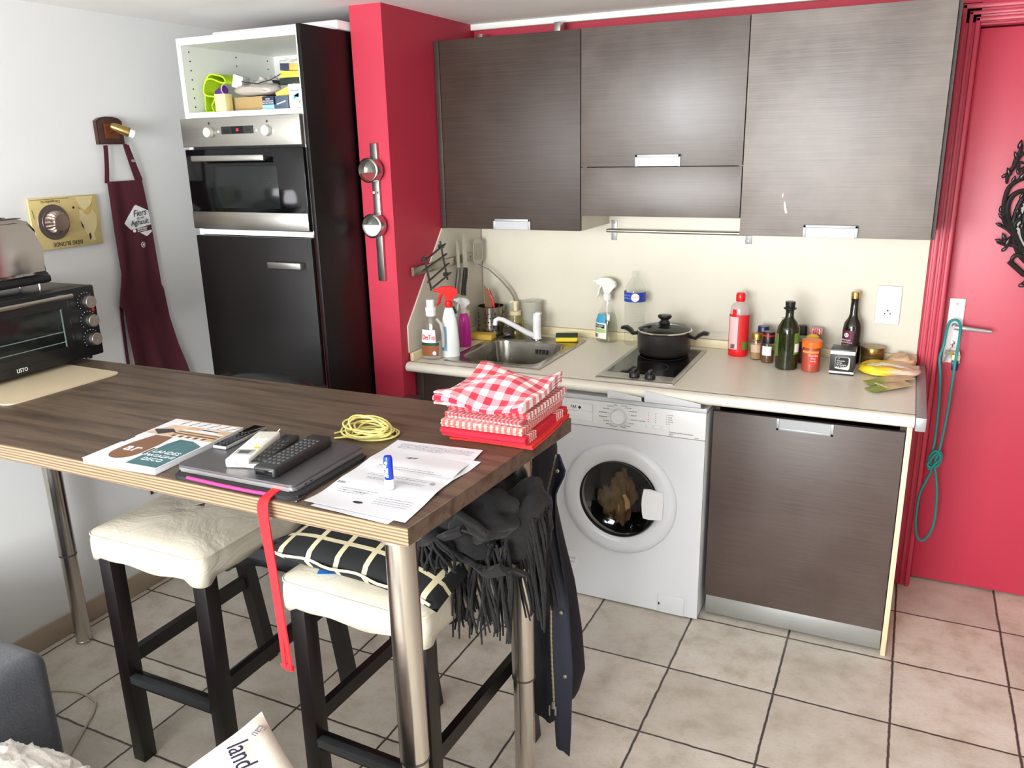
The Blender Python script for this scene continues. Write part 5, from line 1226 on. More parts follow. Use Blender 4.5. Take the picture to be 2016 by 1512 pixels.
# cutting board under oven
cbd = thing('cutting_board', 'thin beige cutting mat partly under the toaster oven', 'cutting board', (-.56, -1.865, TZ+.0003), -.02)
t = MB(); t.prism([(x, y) for x, y in rrect(.19, .178, .022)], 0, .004); bmesh.ops.bevel(t.bm, geom=[e for e in t.bm.edges if abs(e.verts[0].co.z-e.verts[1].co.z) < 1e-6], offset=.0012, segments=2, affect='EDGES'); obj('board', t, mat('beige_board', rgb(196, 180, 150), .5, var=.10, nscale=9), cbd)
# toaster oven
to = thing('toaster_oven', 'black table-top mini oven with three round knobs against the white wall', 'mini oven', (-.585, -1.803, TZ+.0045), .035)
x0, x1, y0, y1, zb, zt = -.335, 0.0, -.235, .235, .014, .238
t = MB(); t.box(x0, x1-.012, y0, y1, zb, zt, .006); 
for (x, y) in ((-.03, .20), (-.30, .20), (-.03, -.20), (-.30, -.20)): t.cyl((x, y, 0), (x, y, zb+.002), .011, 14)
bd = obj('oven_body', t, BLACK, to)
t = MB(); t.box(-.014, .003, y0, y1, zb-.002, zt+.001, .006); fc = obj('front_frame', t, BLACK, to)
t = MB(); t.box(-.002, .010, y0+.02, .130, zb+.026, zt-.008, .004); dr = obj('door', t, BLACK, to)
t = MB(); t.box(.0095, .0112, y0+.04, .100, zb+.052, zt-.052, .001); gl = obj('window', t, GREYG, dr)
t = MB(); t.box(.0108, .0122, .0955, .0995, zb+.052, zt-.054); t.box(.0108, .0118, y0+.04, .0955, zb+.066, zb+.0685); t.box(.0108, .0118, y0+.04, .0955, zb+.098, zb+.1005); obj('rack_wire', t, mat('pale_glass_edge', rgb(130, 150, 144), .2, .4), gl)
t = MB(); t.cyl((.034, y0+.03, zt-.016), (.034, .128, zt-.016), .0065, 16); t.box(.008, .034, .100, .106, zt-.021, zt-.011); obj('handle', t, STEEL, dr)
for k, z in enumerate((zt-.048, zt-.108, zt-.168)):
    t = MB(); t.cyl((.002, .196, z), (.014, .196, z), .0240, 28, .0225); kb = obj('knob', t, BLACK, to)
    t = MB(); t.cyl((.014, .196, z), (.030, .196, z), .0205, 28, .0195, .001); t.box(.0298, .0308, .194, .198, z-.012, z-.002); obj('knob_cap', t, STEEL, kb)
    t = MB()
    for j in range(13):
        a = math.radians(-40+260*j/12); t.box(.0028, .0034, .196+.0285*math.cos(a)-.0007, .196+.0285*math.cos(a)+.0007, z+.0285*math.sin(a)-.0012, z+.0285*math.sin(a)+.0012)
    obj('dial_ticks', t, WLAB, kb)
t = MB(); t.cyl((.003, .218, zt-.078), (.006, .218, zt-.078), .0045, 12); obj('indicator', t, mat('red_lens', rgb(190, 20, 20), .3), to)
text(to, 'LISTO', .017, frame((.0038, -.055, zb+.014), (0, 1, 0), (0, 0, 1)), WLAB, sx=.8, spacing=1.0)
t = MB()
for k in range(16): t.box(-.05, -.03, y0+.05+.024*k, y0+.062+.024*k, zt-.001, zt+.0006)
obj('vents', t, BLACKM, to)
# toaster on top
ts = thing('toaster', 'chrome toaster with black base standing on top of the mini oven', 'toaster', (-.700, -1.838, TZ+.0045+.2392), .035)
for (x, y) in ((.045, .125), (-.045, .125), (.045, -.13), (-.045, -.13)):
    pass
t = MB(); 
for (x, y) in ((.045, .135), (-.045, .135), (.045, -.13), (-.045, -.13)): t.cyl((x, y, 0), (x, y, .026), .005, 12, .004)
obj('feet', t, CHROME, ts)
t = MB(); t.box(-.075, .075, -.155, .160, .022, .048, .008); t.box(-.02, .02, .158, .170, .024, .044, .004); obj('base', t, BLACK, ts)
t = MB(); prof = [(-.152, .047), (-.150, .13), (-.144, .175), (-.128, .204), (-.09, .219), (.09, .220), (.122, .210), (.142, .184), (.151, .13), (.157, .047)]
t.prism(prof, -.070, .070, Matrix(((0, 0, 1, 0), (1, 0, 0, 0), (0, 1, 0, 0), (0, 0, 0, 1))))
bmesh.ops.bevel(t.bm, geom=[e for e in t.bm.edges if abs(abs(e.verts[0].co.x)-.07) < 1e-6 and abs(e.verts[0].co.x-e.verts[1].co.x) < 1e-6], offset=.012, segments=4, affect='EDGES'); obj('shell', t, mat('polished_chrome', rgb(168, 164, 166), .07, 1.0, var=.0), ts)
t = MB(); t.box(-.050, -.018, -.11, .11, .2195, .2212); t.box(.018, .050, -.11, .11, .2195, .2212); obj('slots', t, BLACKM, ts)
t = MB(); t.tube([(.0, .152, .085), (.0, .165, .085)], .006, 10); t.blob((0, .170, .085), (.018, .009, .009)); obj('lever', t, BLACK, ts)
t = MB(); t.cyl((0.03, .158, .040), (0.03, .178, .040), .009, 16); t.cyl((.03, .158, .030), (.03, .176, .030), .007, 16); obj('browning_knob', t, BLACK, ts)

# ================================================================== LEFT WALL THINGS
sg = thing('bottle_opener_sign', 'pale wooden plaque hung upside down with a metal bottle opener disc', 'wall plaque', (XL, -1.355, 1.5145))
t = MB(); t.box(.002, .012, -.134, .134, -.0885, .0885, .001); pb = obj('board', t, mat('pale_varnished_wood', rgb(206, 186, 126), .4, var=.12, nscale=12, stretch=(1, 1, 4)), sg)
RM = lambda y, z, x=.0122: frame((x, y, z), (0, -1, 0), (0, 0, -1))
t = MB(); t.lathe([(.0, 0), (.060, 0), (.061, .0015), (.060, .003), (.045, .0032)], 44, RM(-.052, .004)); t.lathe([(.045, .003), (.044, .0045), (.0, .0045)], 44, RM(-.052, .004)); dd = obj('metal_disc', t, mat('aged_metal', rgb(120, 112, 108), .4, .8), sg)
t = MB(); rows = []
for r_, z in ((.040, .004), (.039, .012), (.034, .020), (.029, .024), (.0275, .0275), (.0, .028)):
    rows.append([RM(-.050, .002) @ Vector(((r_+(.0030*math.cos(k*PI/2) if .030 < r_ < .0395 else 0))*math.cos(2*PI*k/84)+(-.010 if z > .01 else 0), (r_+(.0030*math.cos(k*PI/2) if .030 < r_ < .0395 else 0))*math.sin(2*PI*k/84), z)) for k in range(84)])
t.grid(rows, closed_v=True); obj('crown_cap', t, mat('worn_cap', rgb(150, 132, 120), .35, .85, var=.2), dd)
text(pb, 'BIÈRE BLONDE', .021, RM(-.010, -.073, .0123), INKD, sx=.85); text(pb, 'Décapsulez ici', .015, RM(-.052, .074, .0123), mat('brown_print', rgb(110, 90, 60), .7), sx=.85)
OCH = mat('ochre_print', rgb(196, 166, 96), .6, var=.2); OCL = mat('cream_figure_print', rgb(214, 200, 150), .6, var=.15)
def wp(parent, pts, x, m, n='print', c=(0, 0)):
    t = MB(); t.prism([(a+c[0], b+c[1]) for a, b in pts], 0, .0004, frame((x, 0, 0), (0, 1, 0), (0, 0, 1))); return obj(n, t, m, parent)
wp(pb, [(.045, .084), (.060, .050), (.085, .030), (.105, .055), (.118, .084)], .0121, OCL, 'flame_print')
wp(pb, [(.055, .040), (.075, .030), (.108, .035), (.122, .015), (.118, -.020), (.100, -.050), (.104, -.072), (.080, -.076), (.076, -.055), (.060, -.030), (.050, 0)], .0121, OCL, 'figure_print')
wp(pb, [(.068, .028), (.095, .050), (.102, .028), (.085, .018)], .0126, OCH, 'figure_shade'); wp(pb, [(.078, -.050), (.085, -.045), (.088, -.062), (.080, -.074)], .0126, INKD, 'figure_shade'); wp(pb, [(.052, .000), (.056, -.022), (.064, -.034), (.060, -.014)], .0126, INKD, 'figure_shade')
t = MB()
for (a, b_) in (((-.128, .083), (.02, .083)), ((-.126, .05), (-.122, .02)), ((.050, .048), (.060, .040)), ((.095, .042), (.110, .058))):
    t.tube([Vector((.0124, a[0], a[1])), Vector((.0124, b_[0], b_[1]))], .0007, 4)
obj('border_print', t, INKD, pb)
t = MB(); t.cyl((.0118, .033, .048), (.0128, .033, .048), .0045, 12); obj('nail_hole', t, INKD, pb)
# wall lamp
wl = thing('wall_lamp', 'brass spot lamp on a dark wooden wall plate', 'wall lamp', (XL, -1.122, 1.825))
t = MB(); t.prism([(-.056, -.047), (.056, -.047), (.056, .036), (.04, .046), (.015, .051), (-.015, .051), (-.04, .046), (-.056, .036)], 0.001, .022, frame((0, 0, 0), (0, 1, 0), (0, 0, 1)))
bmesh.ops.bevel(t.bm, geom=[e for e in t.bm.edges if e.verts[0].co.x > .02 and e.verts[1].co.x > .02], offset=.005, segments=2, affect='EDGES'); obj('wall_plate', t, mat('dark_varnished_wood', rgb(60, 34, 26), .3, var=.3, nscale=8), wl)
t = MB(); t.prism([(-.028, -.026), (.030, -.026), (.030, .026), (-.028, .026)], .022, .026, frame((0, 0, 0), (0, 1, 0), (0, 0, 1))); obj('inlay', t, mat('reddish_inlay', rgb(104, 52, 30), .35, var=.2), wl)
BRASS = mat('aged_brass', rgb(160, 136, 78), .25, .9, var=.1)
t = MB(); t.tube([(.024, -.004, .0), (.050, -.002, .004)], .0045, 10); t.tube([(.027, -.020, .001), (.027, .012, .001)], .0018, 8); obj('arm', t, BRASS, wl)
t = MB(); Mx = frame((.046, -.012, .020), (0, 0, 1), (1, 0, 0)); d_ = Vector((.060, .075, -.040)).normalized(); q = d_.to_track_quat('Z', 'Y').to_matrix().to_4x4(); q.translation = (.040, -.014, .018)
t.lathe([(.001, -.002), (.010, .0), (.0145, .010), (.0175, .045), (.0185, .062), (.0165, .064), (.0155, .060)], 24, q, cap=False); obj('shade', t, BRASS, wl)
t = MB(); t.lathe([(.012, .055), (.015, .066), (.0155, .082), (.012, .086), (.001, .087)], 20, q, cap=False); obj('bulb', t, mat('bulb_glass', rgb(215, 220, 216), .15), wl)
# apron
ap = thing('apron', 'burgundy kitchen apron with a white diamond print hanging from the wall lamp', 'apron', (XL, -1.09, 1.22))
BURG = mat('burgundy_cotton', rgb(74, 20, 34), .8, var=.12, nscale=10, bump=.3, bscale=400)
LE = [(1.645, -1.170), (1.50, -1.176), (1.40, -1.180), (1.303, -1.186), (1.24, -1.205), (1.185, -1.218), (1.165, -1.196), (1.10, -1.196), (.966, -1.190), (.80, -1.185), (.62, -1.18)]
RE = [(1.645, -1.012), (1.52, -1.000), (1.437, -.997), (1.30, -.995), (1.224, -.993), (1.22, -.985), (1.096, -.975), (.98, -.950), (.866, -.917), (.75, -.90), (.62, -.89)]
def apf(u, v):
    z = 1.645-(1.645-.62)*v; a, b_ = prof_x(LE, z), prof_x(RE, z); y = a+(b_-a)*u
    k = min(1, v*2.2+.15)
    x = .016+.012*k*(math.sin(u*11+v*2.2)*.5+.5)+.010*k*math.sin(u*5+1.5)+.008*nz((u*4, v*4, 0))*k
    return (max(.006, x), y+1.09, z-1.22)
t = MB(); t.sheet(apf, 44, 60, .0025); ab = obj('apron_body', t, BURG, ap, ang=80)
t = MB()
for (A_, B_, C_) in (((.012, -.077, .420), (.024, -.072, .49), (.024, -.068, .555)), ((.012, .060, .422), (.026, .030, .49), (.030, .012, .560)), ((.018, .072, .424), (.026, .040, .50), (.028, .022, .556))):
    P_ = [Vector(A_), Vector(B_), Vector(C_)]
    t.sheet(lambda u, v, P_=P_: (P_[0]*(1-u)**2+P_[1]*2*u*(1-u)+P_[2]*u*u)+Vector((0, (v-.5)*.018*(1 if P_[0].y > 0 else 1), 0)), 14, 2, .0025)
obj('neck_strap', t, BURG, ap)
t = MB(); t.box(.030, .033, .030, .048, .492, .502, .001); obj('strap_buckle', t, CHROME, ap)
t = ribbon([(.012, -.10, -.04), (.010, -.105, -.20), (.010, -.108, -.45), (.012, -.098, -.65), (.010, -.090, -.83)], .014, .002, lambda u: Vector((0, 1, 0))); obj('tie_string', t, BURG, ap)
def on_ap(pts, m, n, lift=.002, sub=6):
    """print that follows the cloth: pts in (y, z)"""
    t = MB(); t.prism(pts, 0, .0006)
    bmesh.ops.triangulate(t.bm, faces=t.bm.faces)
    for _ in range(2): bmesh.ops.subdivide_edges(t.bm, edges=t.bm.edges, cuts=1, use_grid_fill=False)
    for v in t.bm.verts:
        y, z = v.co.x, v.co.y; a, b_ = prof_x(LE, z), prof_x(RE, z); u = min(1, max(0, (y-a)/(b_-a))); vv = (1.645-z)/(1.645-.62)
        p = Vector(apf(u, vv)); v.co = Vector((p.x+lift+v.co.z, y+1.09, z-1.22))
    return obj(n, t, m, ab)
on_ap([(-1.122, 1.488), (-1.112, 1.497), (-1.066, 1.551), (-1.058, 1.553), (-1.004, 1.528), (-1.0005, 1.50), (-1.0005, 1.474), (-1.094, 1.461)], mat('white_flock_print', rgb(225, 226, 228), .7), 'diamond_print')
on_ap([(-1.060, 1.448), (-1.0015, 1.453), (-1.0015, 1.446), (-1.022, 1.432), (-1.030, 1.432)], mat('white_flock_print', rgb(225, 226, 228), .7), 'diamond_tip')
def ap_text(s_, y, z, sz, m, sx=1, al='LEFT', shear=.2):
    a, b_ = prof_x(LE, z), prof_x(RE, z); p = Vector(apf((y-a)/(b_-a), (1.645-z)/(1.645-.62)))
    p2 = Vector(apf(min(1, (y+.05-a)/(b_-a)), (1.645-z)/(1.645-.62)))
    return text(ab, s_, sz, frame((max(p.x, p2.x)+.0040, p.y, p.z), (p2.x-p.x, .05, .004), (0, 0, 1)), m, sx=sx, align=al, shear=shear)
ap_text('Fiers', -1.079, 1.519, .034, INKD, .95); ap_text('de nos', -1.066, 1.5025, .015, INK, .9); ap_text('Agricult', -1.096, 1.484, .030, INKD, .84)
ap_text('DÉPARTEMENT', -1.070, 1.4600, .0095, WLAB, .78, shear=0); ap_text('DES ALPES-MARITIMES', -1.070, 1.4525, .006, WLAB, .78, shear=0)
def ring_print(y, z, r, m):
    return on_ap([(y+r*math.cos(2*PI*k/20), z+r*math.sin(2*PI*k/20)) for k in range(20)], m, 'round_print')
ring_print(-1.081, 1.4560, .006, WLAB); ring_print(-1.052, 1.400, .011, WLAB); ring_print(-1.052, 1.400, .0085, BURG).location.x = .0008; ring_print(-1.052, 1.400, .005, WLAB).location.x = .0016

# ================================================================== COLUMN THINGS
sr = thing('magnetic_rail', 'vertical brushed steel magnetic rail on the front of the red column', 'rail', (-.066, -.7035, 1.505))
t = MB(); t.box(-.015, .015, -.014, -.0005, -.256, .256, .0015); obj('rail_bar', t, STEEL, sr)
for x in (-.009, .009):
    t = MB(); t.cyl((x, -.013, .078), (x, -.0165, .078), .0048, 14, bev=.001); obj('screw', t, CHROME if x > 0 else WHITE, sr)
for (zc_, lab, c_, dx_) in ((.160, 'upper round tin with red spice, stuck on the magnetic rail', mat('red_peppercorns', rgb(140, 40, 44), .8, var=.6, nscale=400, bump=.8), .0), (-.043, 'lower round tin filled with white salt, stuck on the magnetic rail', mat('white_salt', rgb(222, 222, 216), .8, bump=.3), .0)):
    o = thing('spice_tin', lab, 'spice tin', (-.069+dx_, -.718, 1.505+zc_), 0, 'round magnetic spice tins')
    M2 = frame((0, 0, 0), (1, 0, 0), (0, 0, 1))
    t = MB(); t.lathe([(.0, 0), (.041, 0), (.043, .002), (.043, .022), (.0445, .023), (.0445, .038), (.042, .0405), (.0385, .041)], 44, M2, cap=False); t.lathe([(.0385, .041), (.037, .010), (.0, .008)], 44, M2, cap=False); obj('tin_body', t, m_brushed('tin_steel', (190, 188, 182), .22, (30, 30, 30)), o)
    fill = .48 if zc_ > 0 else .62
    pts = [(.0375*math.cos(a), .0375*math.sin(a)) for a in [PI+math.asin(1-2*fill)*-1+ (PI-2*math.asin(1-2*fill)*-1)*k/16 for k in range(17)]] if False else [(.0375*math.sin(a), -.0375*math.cos(a)) for a in [-(fill*PI*.86)+2*(fill*PI*.86)*k/18 for k in range(19)]]
    t = MB(); t.prism(pts, .009, .030 if zc_ > 0 else .034, M2); obj('contents', t, c_, o)
    t = MB(); t.cyl((0, -.0385, 0), (0, -.0392, 0), .0385, 44); obj('clear_lid', t, mat_clear('tin_lid', gloss=.06), o)
# magnetic knife strip on the side splashback
ks = thing('knife_strip', 'slightly tilted magnetic knife strip on the slanted side splashback', 'knife rack', (.003, -.365, 1.272))
t = MB(); t.box(0, .012, -.245, .248, -.017, .017, .0012); t.box(.001, .012, -.247, -.244, -.017, .017); obj('strip_bar', t, m_brushed('strip_steel', (170, 164, 150), .35), ks)
for y in (-.21, .08, .225):
    t = MB(); t.cyl((.0115, y, 0), (.0135, y, 0), .0035, 12); obj('screw', t, STEELD, ks)
def wallknife(label, tip, bol, end, w, hm, seedv, hx_=.030, rivets=False, taper=1):
    T, B, E_ = [at(p[0], p[1], 0, hx_) for p in (tip, bol, end)]
    o = thing('kitchen_knife', label, 'knife', B, group='knives on the magnetic strip'); T, E_ = T-B, E_-B; B = Vector((0, 0, 0))
    up = (T-B).normalized(); side = Vector((0, 1, 0)); L = T.length
    Mk = frame((-.0065, 0, 0), side, up)
    t = MB(); t.prism([(-w*.5, -.004), (w*.5, -.004), (w*.52, L*.35), (w*.35, L*.75), (-w*.40, L), (-w*.5, L*.96)] if taper else [(-w*.5, 0), (w*.5, 0), (w*.35, L*.7), (0, L), (-w*.4, L*.7)], -.0009, .0009, Mk); obj('blade', t, STEEL, o)
    t = MB(); D = (E_-B); t.tube([B+Vector((-.004, 0, .004)), B+D*.3+Vector((-.003, 0, 0)), B+D*.7+Vector((-.003, 0, 0)), B+D], [.009, .0105, .010, .0115], 12, flat=1.35 if rivets else 1.1, up=(1, 0, 0)); h = obj('handle', t, hm, o)
    if rivets:
        for k in (.2, .42, .64):
            p = D*k+Vector((.008, .0, 0)); t = MB(); t.cyl(p, p+Vector((.0035, 0, 0)), .0034, 12); obj('rivet', t, CHROME, h)
wallknife('all-steel kitchen knife, left one on the magnetic strip', (909.3, 471), (905.5, 529), (900, 577), .024, STEELD, 1)
wallknife('kitchen knife with a black riveted handle on the magnetic strip', (927.5, 460), (918.5, 529), (912.7, 581), .036, BLACK, 2, rivets=True)
sp_ = thing('slotted_spatula', 'steel slotted spatula with a long curved handle hanging in the corner', 'spatula', (.022, -.085, 1.23))
Mk = frame((0, 0, 0), (.35, 1, 0), (.05, .1, 1))
t = MB(); hw = .030
for (a, b_) in ((-.030, -.021), (-.017, -.013), (-.009, -.005), (-.001, .003), (.007, .011), (.015, .019), (.023, .030)): t.prism([(a, .02), (b_, .02), (b_, .095), (a, .095)], -.0006, .0006, Mk)
t.prism([(-.030, .095), (.030, .095), (.022, .112), (0, .118), (-.022, .112)], -.0006, .0006, Mk); t.prism([(-.030, .02), (.030, .02), (.012, .0), (-.008, .0)], -.0006, .0006, Mk); obj('blade', t, STEEL, sp_)
pts = [at(946, 516, 1, -.075), at(962, 530, 1, -.068), at(985, 550, 1, -.060), at(1003, 570, 1, -.050), at(1011, 582, 1, -.042), at(1015, 594, 1, -.036)]
pts[0] = Vector((.022, -.085, 1.232)); t = MB(); t.tube([p-Vector((.022, -.085, 1.23)) for p in pts], [.004, .0045, .006, .0085, .0095, .008], 12, flat=.5, up=(0, -1, 0)); obj('handle', t, STEEL, sp_)
# wire trivet
tv = thing('wire_trivet', 'small steel wire trivet stuck at an angle on the left end of the knife strip', 'trivet', (.05, -.50, 1.27))
t = MB(); K = Vector((.05, -.50, 1.27))
for (a, b_, xo) in (((833.3, 515.6), (876.7, 480.3), .058), ((831.3, 534.7), (879.6, 499.8), .058), ((841.8, 556), (883.9, 518.3), .058), ((852, 567), (887.9, 536.5), .058)):
    t.cyl(at(a[0], a[1], 0, xo)-K, at(b_[0], b_[1], 0, xo)-K, .0042, 12, bev=.001)
for (a, b_) in (((834.6, 503), (849.5, 572)), ((866.6, 475), (881.3, 550.5))):
    t.cyl(at(a[0], a[1], 0, .049)-K, at(b_[0], b_[1], 0, .049)-K, .0042, 12, bev=.001)
obj('rods', t, STEELD, tv)
t = MB()
for p in ((836, 511), (869, 485), (879, 540)):
    q = at(p[0], p[1], 0, .050)-K; t.box(q.x-.012, q.x+.010, q.y-.008, q.y+.008, q.z-.007, q.z+.007, .002)
obj('rubber_clip', t, BLACKM, tv)
# hood rail
hr = thing('utensil_rail', 'thin steel rail under the extractor hood on the cream wall', 'rail', (.62, -.0065, 1.390))
t = MB(); t.cyl((-.010, -.026, 0), (.585, -.026, 0), .0075, 16, bev=.002); obj('bar', t, STEEL, hr)
for x in (.017, .572):
    t = MB(); t.box(x-.0125, x+.0125, -.003, .0, -.042, .042, .001); t.cyl((x, -.003, 0), (x, -.030, 0), .005, 10); br = obj('bracket', t, SATIN, hr)
    t = MB(); t.cyl((x, -.003, .030), (x, -.0045, .030), .004, 12); t.cyl((x, -.003, -.030), (x, -.0045, -.030), .004, 12); obj('screw', t, STEELD, br)
# socket
so = thing('double_socket', 'white switch and wall socket plate above the right end of the worktop', 'socket', (1.7175, -.0065, 1.1375))
t = MB(); t.box(-.042, .042, -.009, 0, -.0725, .0725, .003); pl = obj('plate', t, WHITE, so)
t = MB(); t.box(-.033, .033, -.012, -.008, .002, .060, .002); obj('switch_rocker', t, WHITEL, pl)
t = MB(); t.box(-.033, .033, -.0105, -.008, -.062, -.002, .002); ins = obj('socket_insert', t, WHITEL, pl)
t = MB(); t.lathe([(.0235, .0), (.0235, .0028), (.0215, .0030), (.0205, -.002), (.0, -.002)], 32, frame((0, -.0090, -.032), (1, 0, 0), (0, 0, 1)), cap=False); obj('socket_well', t, WHITE, ins)
t = MB()
for (x, z) in ((-.0095, -.032), (.0095, -.032), (0, -.020)): t.cyl((x, -.009, z), (x, -.0108 if z < -.03 else -.014, z), .0028, 12)
t.cyl((0, -.009, -.045), (0, -.0104, -.045), .0022, 10); obj('holes', t, INKD, ins)

# ================================================================== DOOR THINGS
dh = thing('door_handle', 'white door plate with a slim silver lever on the red door', 'door handle', (1.948, .0595, 1.04))
t = MB(); t.box(-.0265, .0265, -.008, .0, -.120, .125, .003); obj('plate', t, WHITE, dh)
t = MB(); t.cyl((0, -.008, .105), (0, -.0105, .105), .0050, 14); t.cyl((0, -.008, -.098), (0, -.0105, -.098), .0050, 14); obj('screw', t, SATIN, dh)
t = MB(); t.cyl((0, -.008, .024), (0, -.048, .024), .0095, 18); t.tube([(0, -.048, .024), (.012, -.052, .024), (.05, -.052, .022), (.118, -.050, .017)], [.0095, .010, .0080, .0062], 14, flat=.75); obj('lever', t, SATIN, dh)
t = MB(); t.cyl((.0, -.008, -.042), (.0, -.014, -.042), .0090, 18); obj('lock_cylinder', t, CHROME, dh)
ky = thing('key_bunch', 'bunch of keys with a navy tag hanging in the lock of the red door', 'keys', (1.948, .045, .992))
t = MB(); t.cyl((0, 0, .006), (0, -.022, .006), .0035, 8); t.lathe([(.0085, -.0012), (.0105, 0), (.0085, .0012)], 20, frame((0, -.026, .004), (0, 0, 1), (0, 1, 0)), cap=False); t.lathe([(.010, -.0010), (.0115, 0), (.010, .0010)], 22, frame((.004, -.028, -.014), (1, 0, 0), (0, 0, 1)), cap=False); obj('key_ring', t, CHROME, ky)
for k, (x, rz_, m_, L_) in enumerate(((-.006, -.25, STEELD, .05), (.002, .05, BRASS, .055), (.012, .25, STEEL, .045))):
    t = MB(); t.prism([(-.009, -.018), (-.009, -.032), (-.003, -.038), (-.003, -.018-L_), (.003, -.018-L_), (.003, -.038), (.009, -.032), (.009, -.018)], -.0011, .0011, frame((x, -.030-.003*k, 0), (math.cos(rz_), 0, math.sin(rz_)), (-math.sin(rz_), 0, math.cos(rz_)))); obj('key', t, m_, ky)
t = MB(); t.box(.002, .030, -.042, -.038, -.050, -.030, .002); obj('cream_tag', t, CREAM2, ky); t = MB(); t.box(.004, .026, -.046, -.042, -.088, -.052, .003); obj('navy_tag', t, mat('navy_tag', rgb(24, 34, 96), .4), ky)
ld = thing('dog_lead', 'teal knotted cord lead looped over the handle of the red door', 'lead', (1.95, -.035, 1.07))
K = Vector((1.95, -.035, 1.07)); yv = -.036
LP = [(1880, 630), (1888, 634), (1891, 645), (1888, 670), (1882, 705), (1872, 770), (1860, 840), (1848, 890), (1840, 912), (1843, 940), (1844, 985), (1837, 1035), (1820, 1062), (1806, 1058), (1803, 1025), (1810, 975), (1824, 945), (1834, 925), (1832, 905), (1840, 870), (1848, 800), (1851, 740), (1850, 705), (1858, 680), (1864, 650), (1870, 634)]
P = []
for i, p in enumerate(LP):
    y = .012 if i in (0, 25, 1) else (-.0 if i in (2, 24) else -.030-.006*(1 if 6 < i < 12 else 0)); P.append(at(p[0], p[1], 1, y)-K)
def smooth_closed(P, k=5):
    n = len(P); out = []
    for i in range(n):
        a, b_, c_, d = P[i-1], P[i], P[(i+1) % n], P[(i+2) % n]
        for j in range(k):
            q = j/k; out.append(.5*((2*b_)+(-a+c_)*q+(2*a-5*b_+4*c_-d)*q*q+(-a+3*b_-3*c_+d)*q*q*q))
    return out
TEAL = mat('teal_cord', rgb(24, 140, 134), .6, var=.08, bump=.4, bscale=500)
t = MB(); t.tube(smooth_closed(P), .0048, 10, closed=True); obj('cord', t, TEAL, ld)
t = MB(); kn = [(1826, 915), (1838, 898), (1850, 890), (1853, 902), (1842, 912), (1830, 924), (1828, 905), (1840, 888), (1851, 897), (1848, 915), (1836, 920)]
t.tube(smooth_closed([at(p[0], p[1], 1, -.040-.006*math.sin(i*1.9))-K for i, p in enumerate(kn)], 5), .0050, 10, closed=True); obj('knot', t, TEAL, ld)
# ornate mirror frame, left half surveyed, right half mirrored
om = thing('ornate_frame', 'black ornate scrolled oval mirror frame hung on the red door', 'mirror frame', (2.20, .055, 1.45))
K = Vector((2.20, .055, 1.45)); IRON = mat('glossy_black_resin', rgb(26, 24, 24), .28, var=.2)
t = MB()
def scroll(pts, r):
    P = [at(p[0], p[1], 1, .035)-K for p in pts]; Q = []
    n = len(P)
    for i in range(n-1):
        a, b_, c_, d = P[max(i-1, 0)], P[i], P[i+1], P[min(i+2, n-1)]
        for j in range(5):
            q = j/5; Q.append(.5*((2*b_)+(-a+c_)*q+(2*a-5*b_+4*c_-d)*q*q+(-a+3*b_-3*c_+d)*q*q*q))
    Q.append(P[-1]); m_ = len(Q)
    rr = [r*(.35+.65*math.sin(PI*min(1, .12+.88*k/(m_-1)))**.6) for k in range(m_)]
    t.tube(Q, rr, 8); t.tube([Vector((-p.x, p.y, p.z)) for p in Q], rr, 8)
def leaf(px, py, s, a, y=.028):
    c = at(px, py, 1, y)-K
    for sg in (1, -1):
        q = Matrix.Rotation(sg*a, 3, 'Y'); c2 = Vector((c.x*sg, c.y, c.z))
        t.blob(c2, (1, 1, 1), 12, 8, lambda p, d, q=q: q @ Vector((p.x*s*.45*(1-.5*d.z), p.y*s*.3, p.z*s)))
scroll([(2012, 285), (2008, 300), (1998, 318), (1993, 335)], .007); scroll([(2016, 300), (2004, 312), (1996, 328), (1984, 345), (1982, 362)], .008)
scroll([(2016, 352), (2000, 358), (1985, 372), (1977, 400), (1976, 430), (1984, 445), (1994, 452)], .008); scroll([(2030, 375), (2012, 376), (1994, 385), (1984, 405), (1985, 430), (1996, 455), (2008, 480), (2022, 500)], .009)
scroll([(2020, 420), (2010, 430), (1999, 440), (1997, 455), (2006, 475), (2020, 495)], .006); scroll([(1963, 440), (1972, 445), (1984, 452), (1996, 465), (2005, 480)], .006); scroll([(1963, 475), (1975, 480), (1990, 482), (2008, 488), (2020, 500)], .0075)
scroll([(1991, 515), (1996, 505), (2008, 503), (2024, 514), (2040, 530)], .008); scroll([(2025, 405), (2016, 430), (2014, 460), (2020, 480)], .006); scroll([(2018, 322), (2008, 320), (2005, 330), (2014, 336), (2024, 330)], .005)
for (px, py, s, a) in ((2009, 284, .016, .1), (2000, 305, .014, -.5), (1986, 338, .016, -.4), (1978, 345, .012, .7), (1970, 412, .013, -.2), (1970, 425, .013, -.8), (1966, 442, .012, -1.1), (1966, 474, .014, -1.2), (1976, 466, .015, -.4), (1984, 476, .020, .2), (1978, 490, .013, .8), (2003, 416, .010, 0), (2008, 424, .014, .2), (2014, 345, .018, .5), (2004, 338, .012, -.5), (1996, 352, .012, .3), (2014, 562, .015, 1.5), (2012, 445, .012, .2), (2012, 385, .012, .4)): leaf(px, py, s, a)
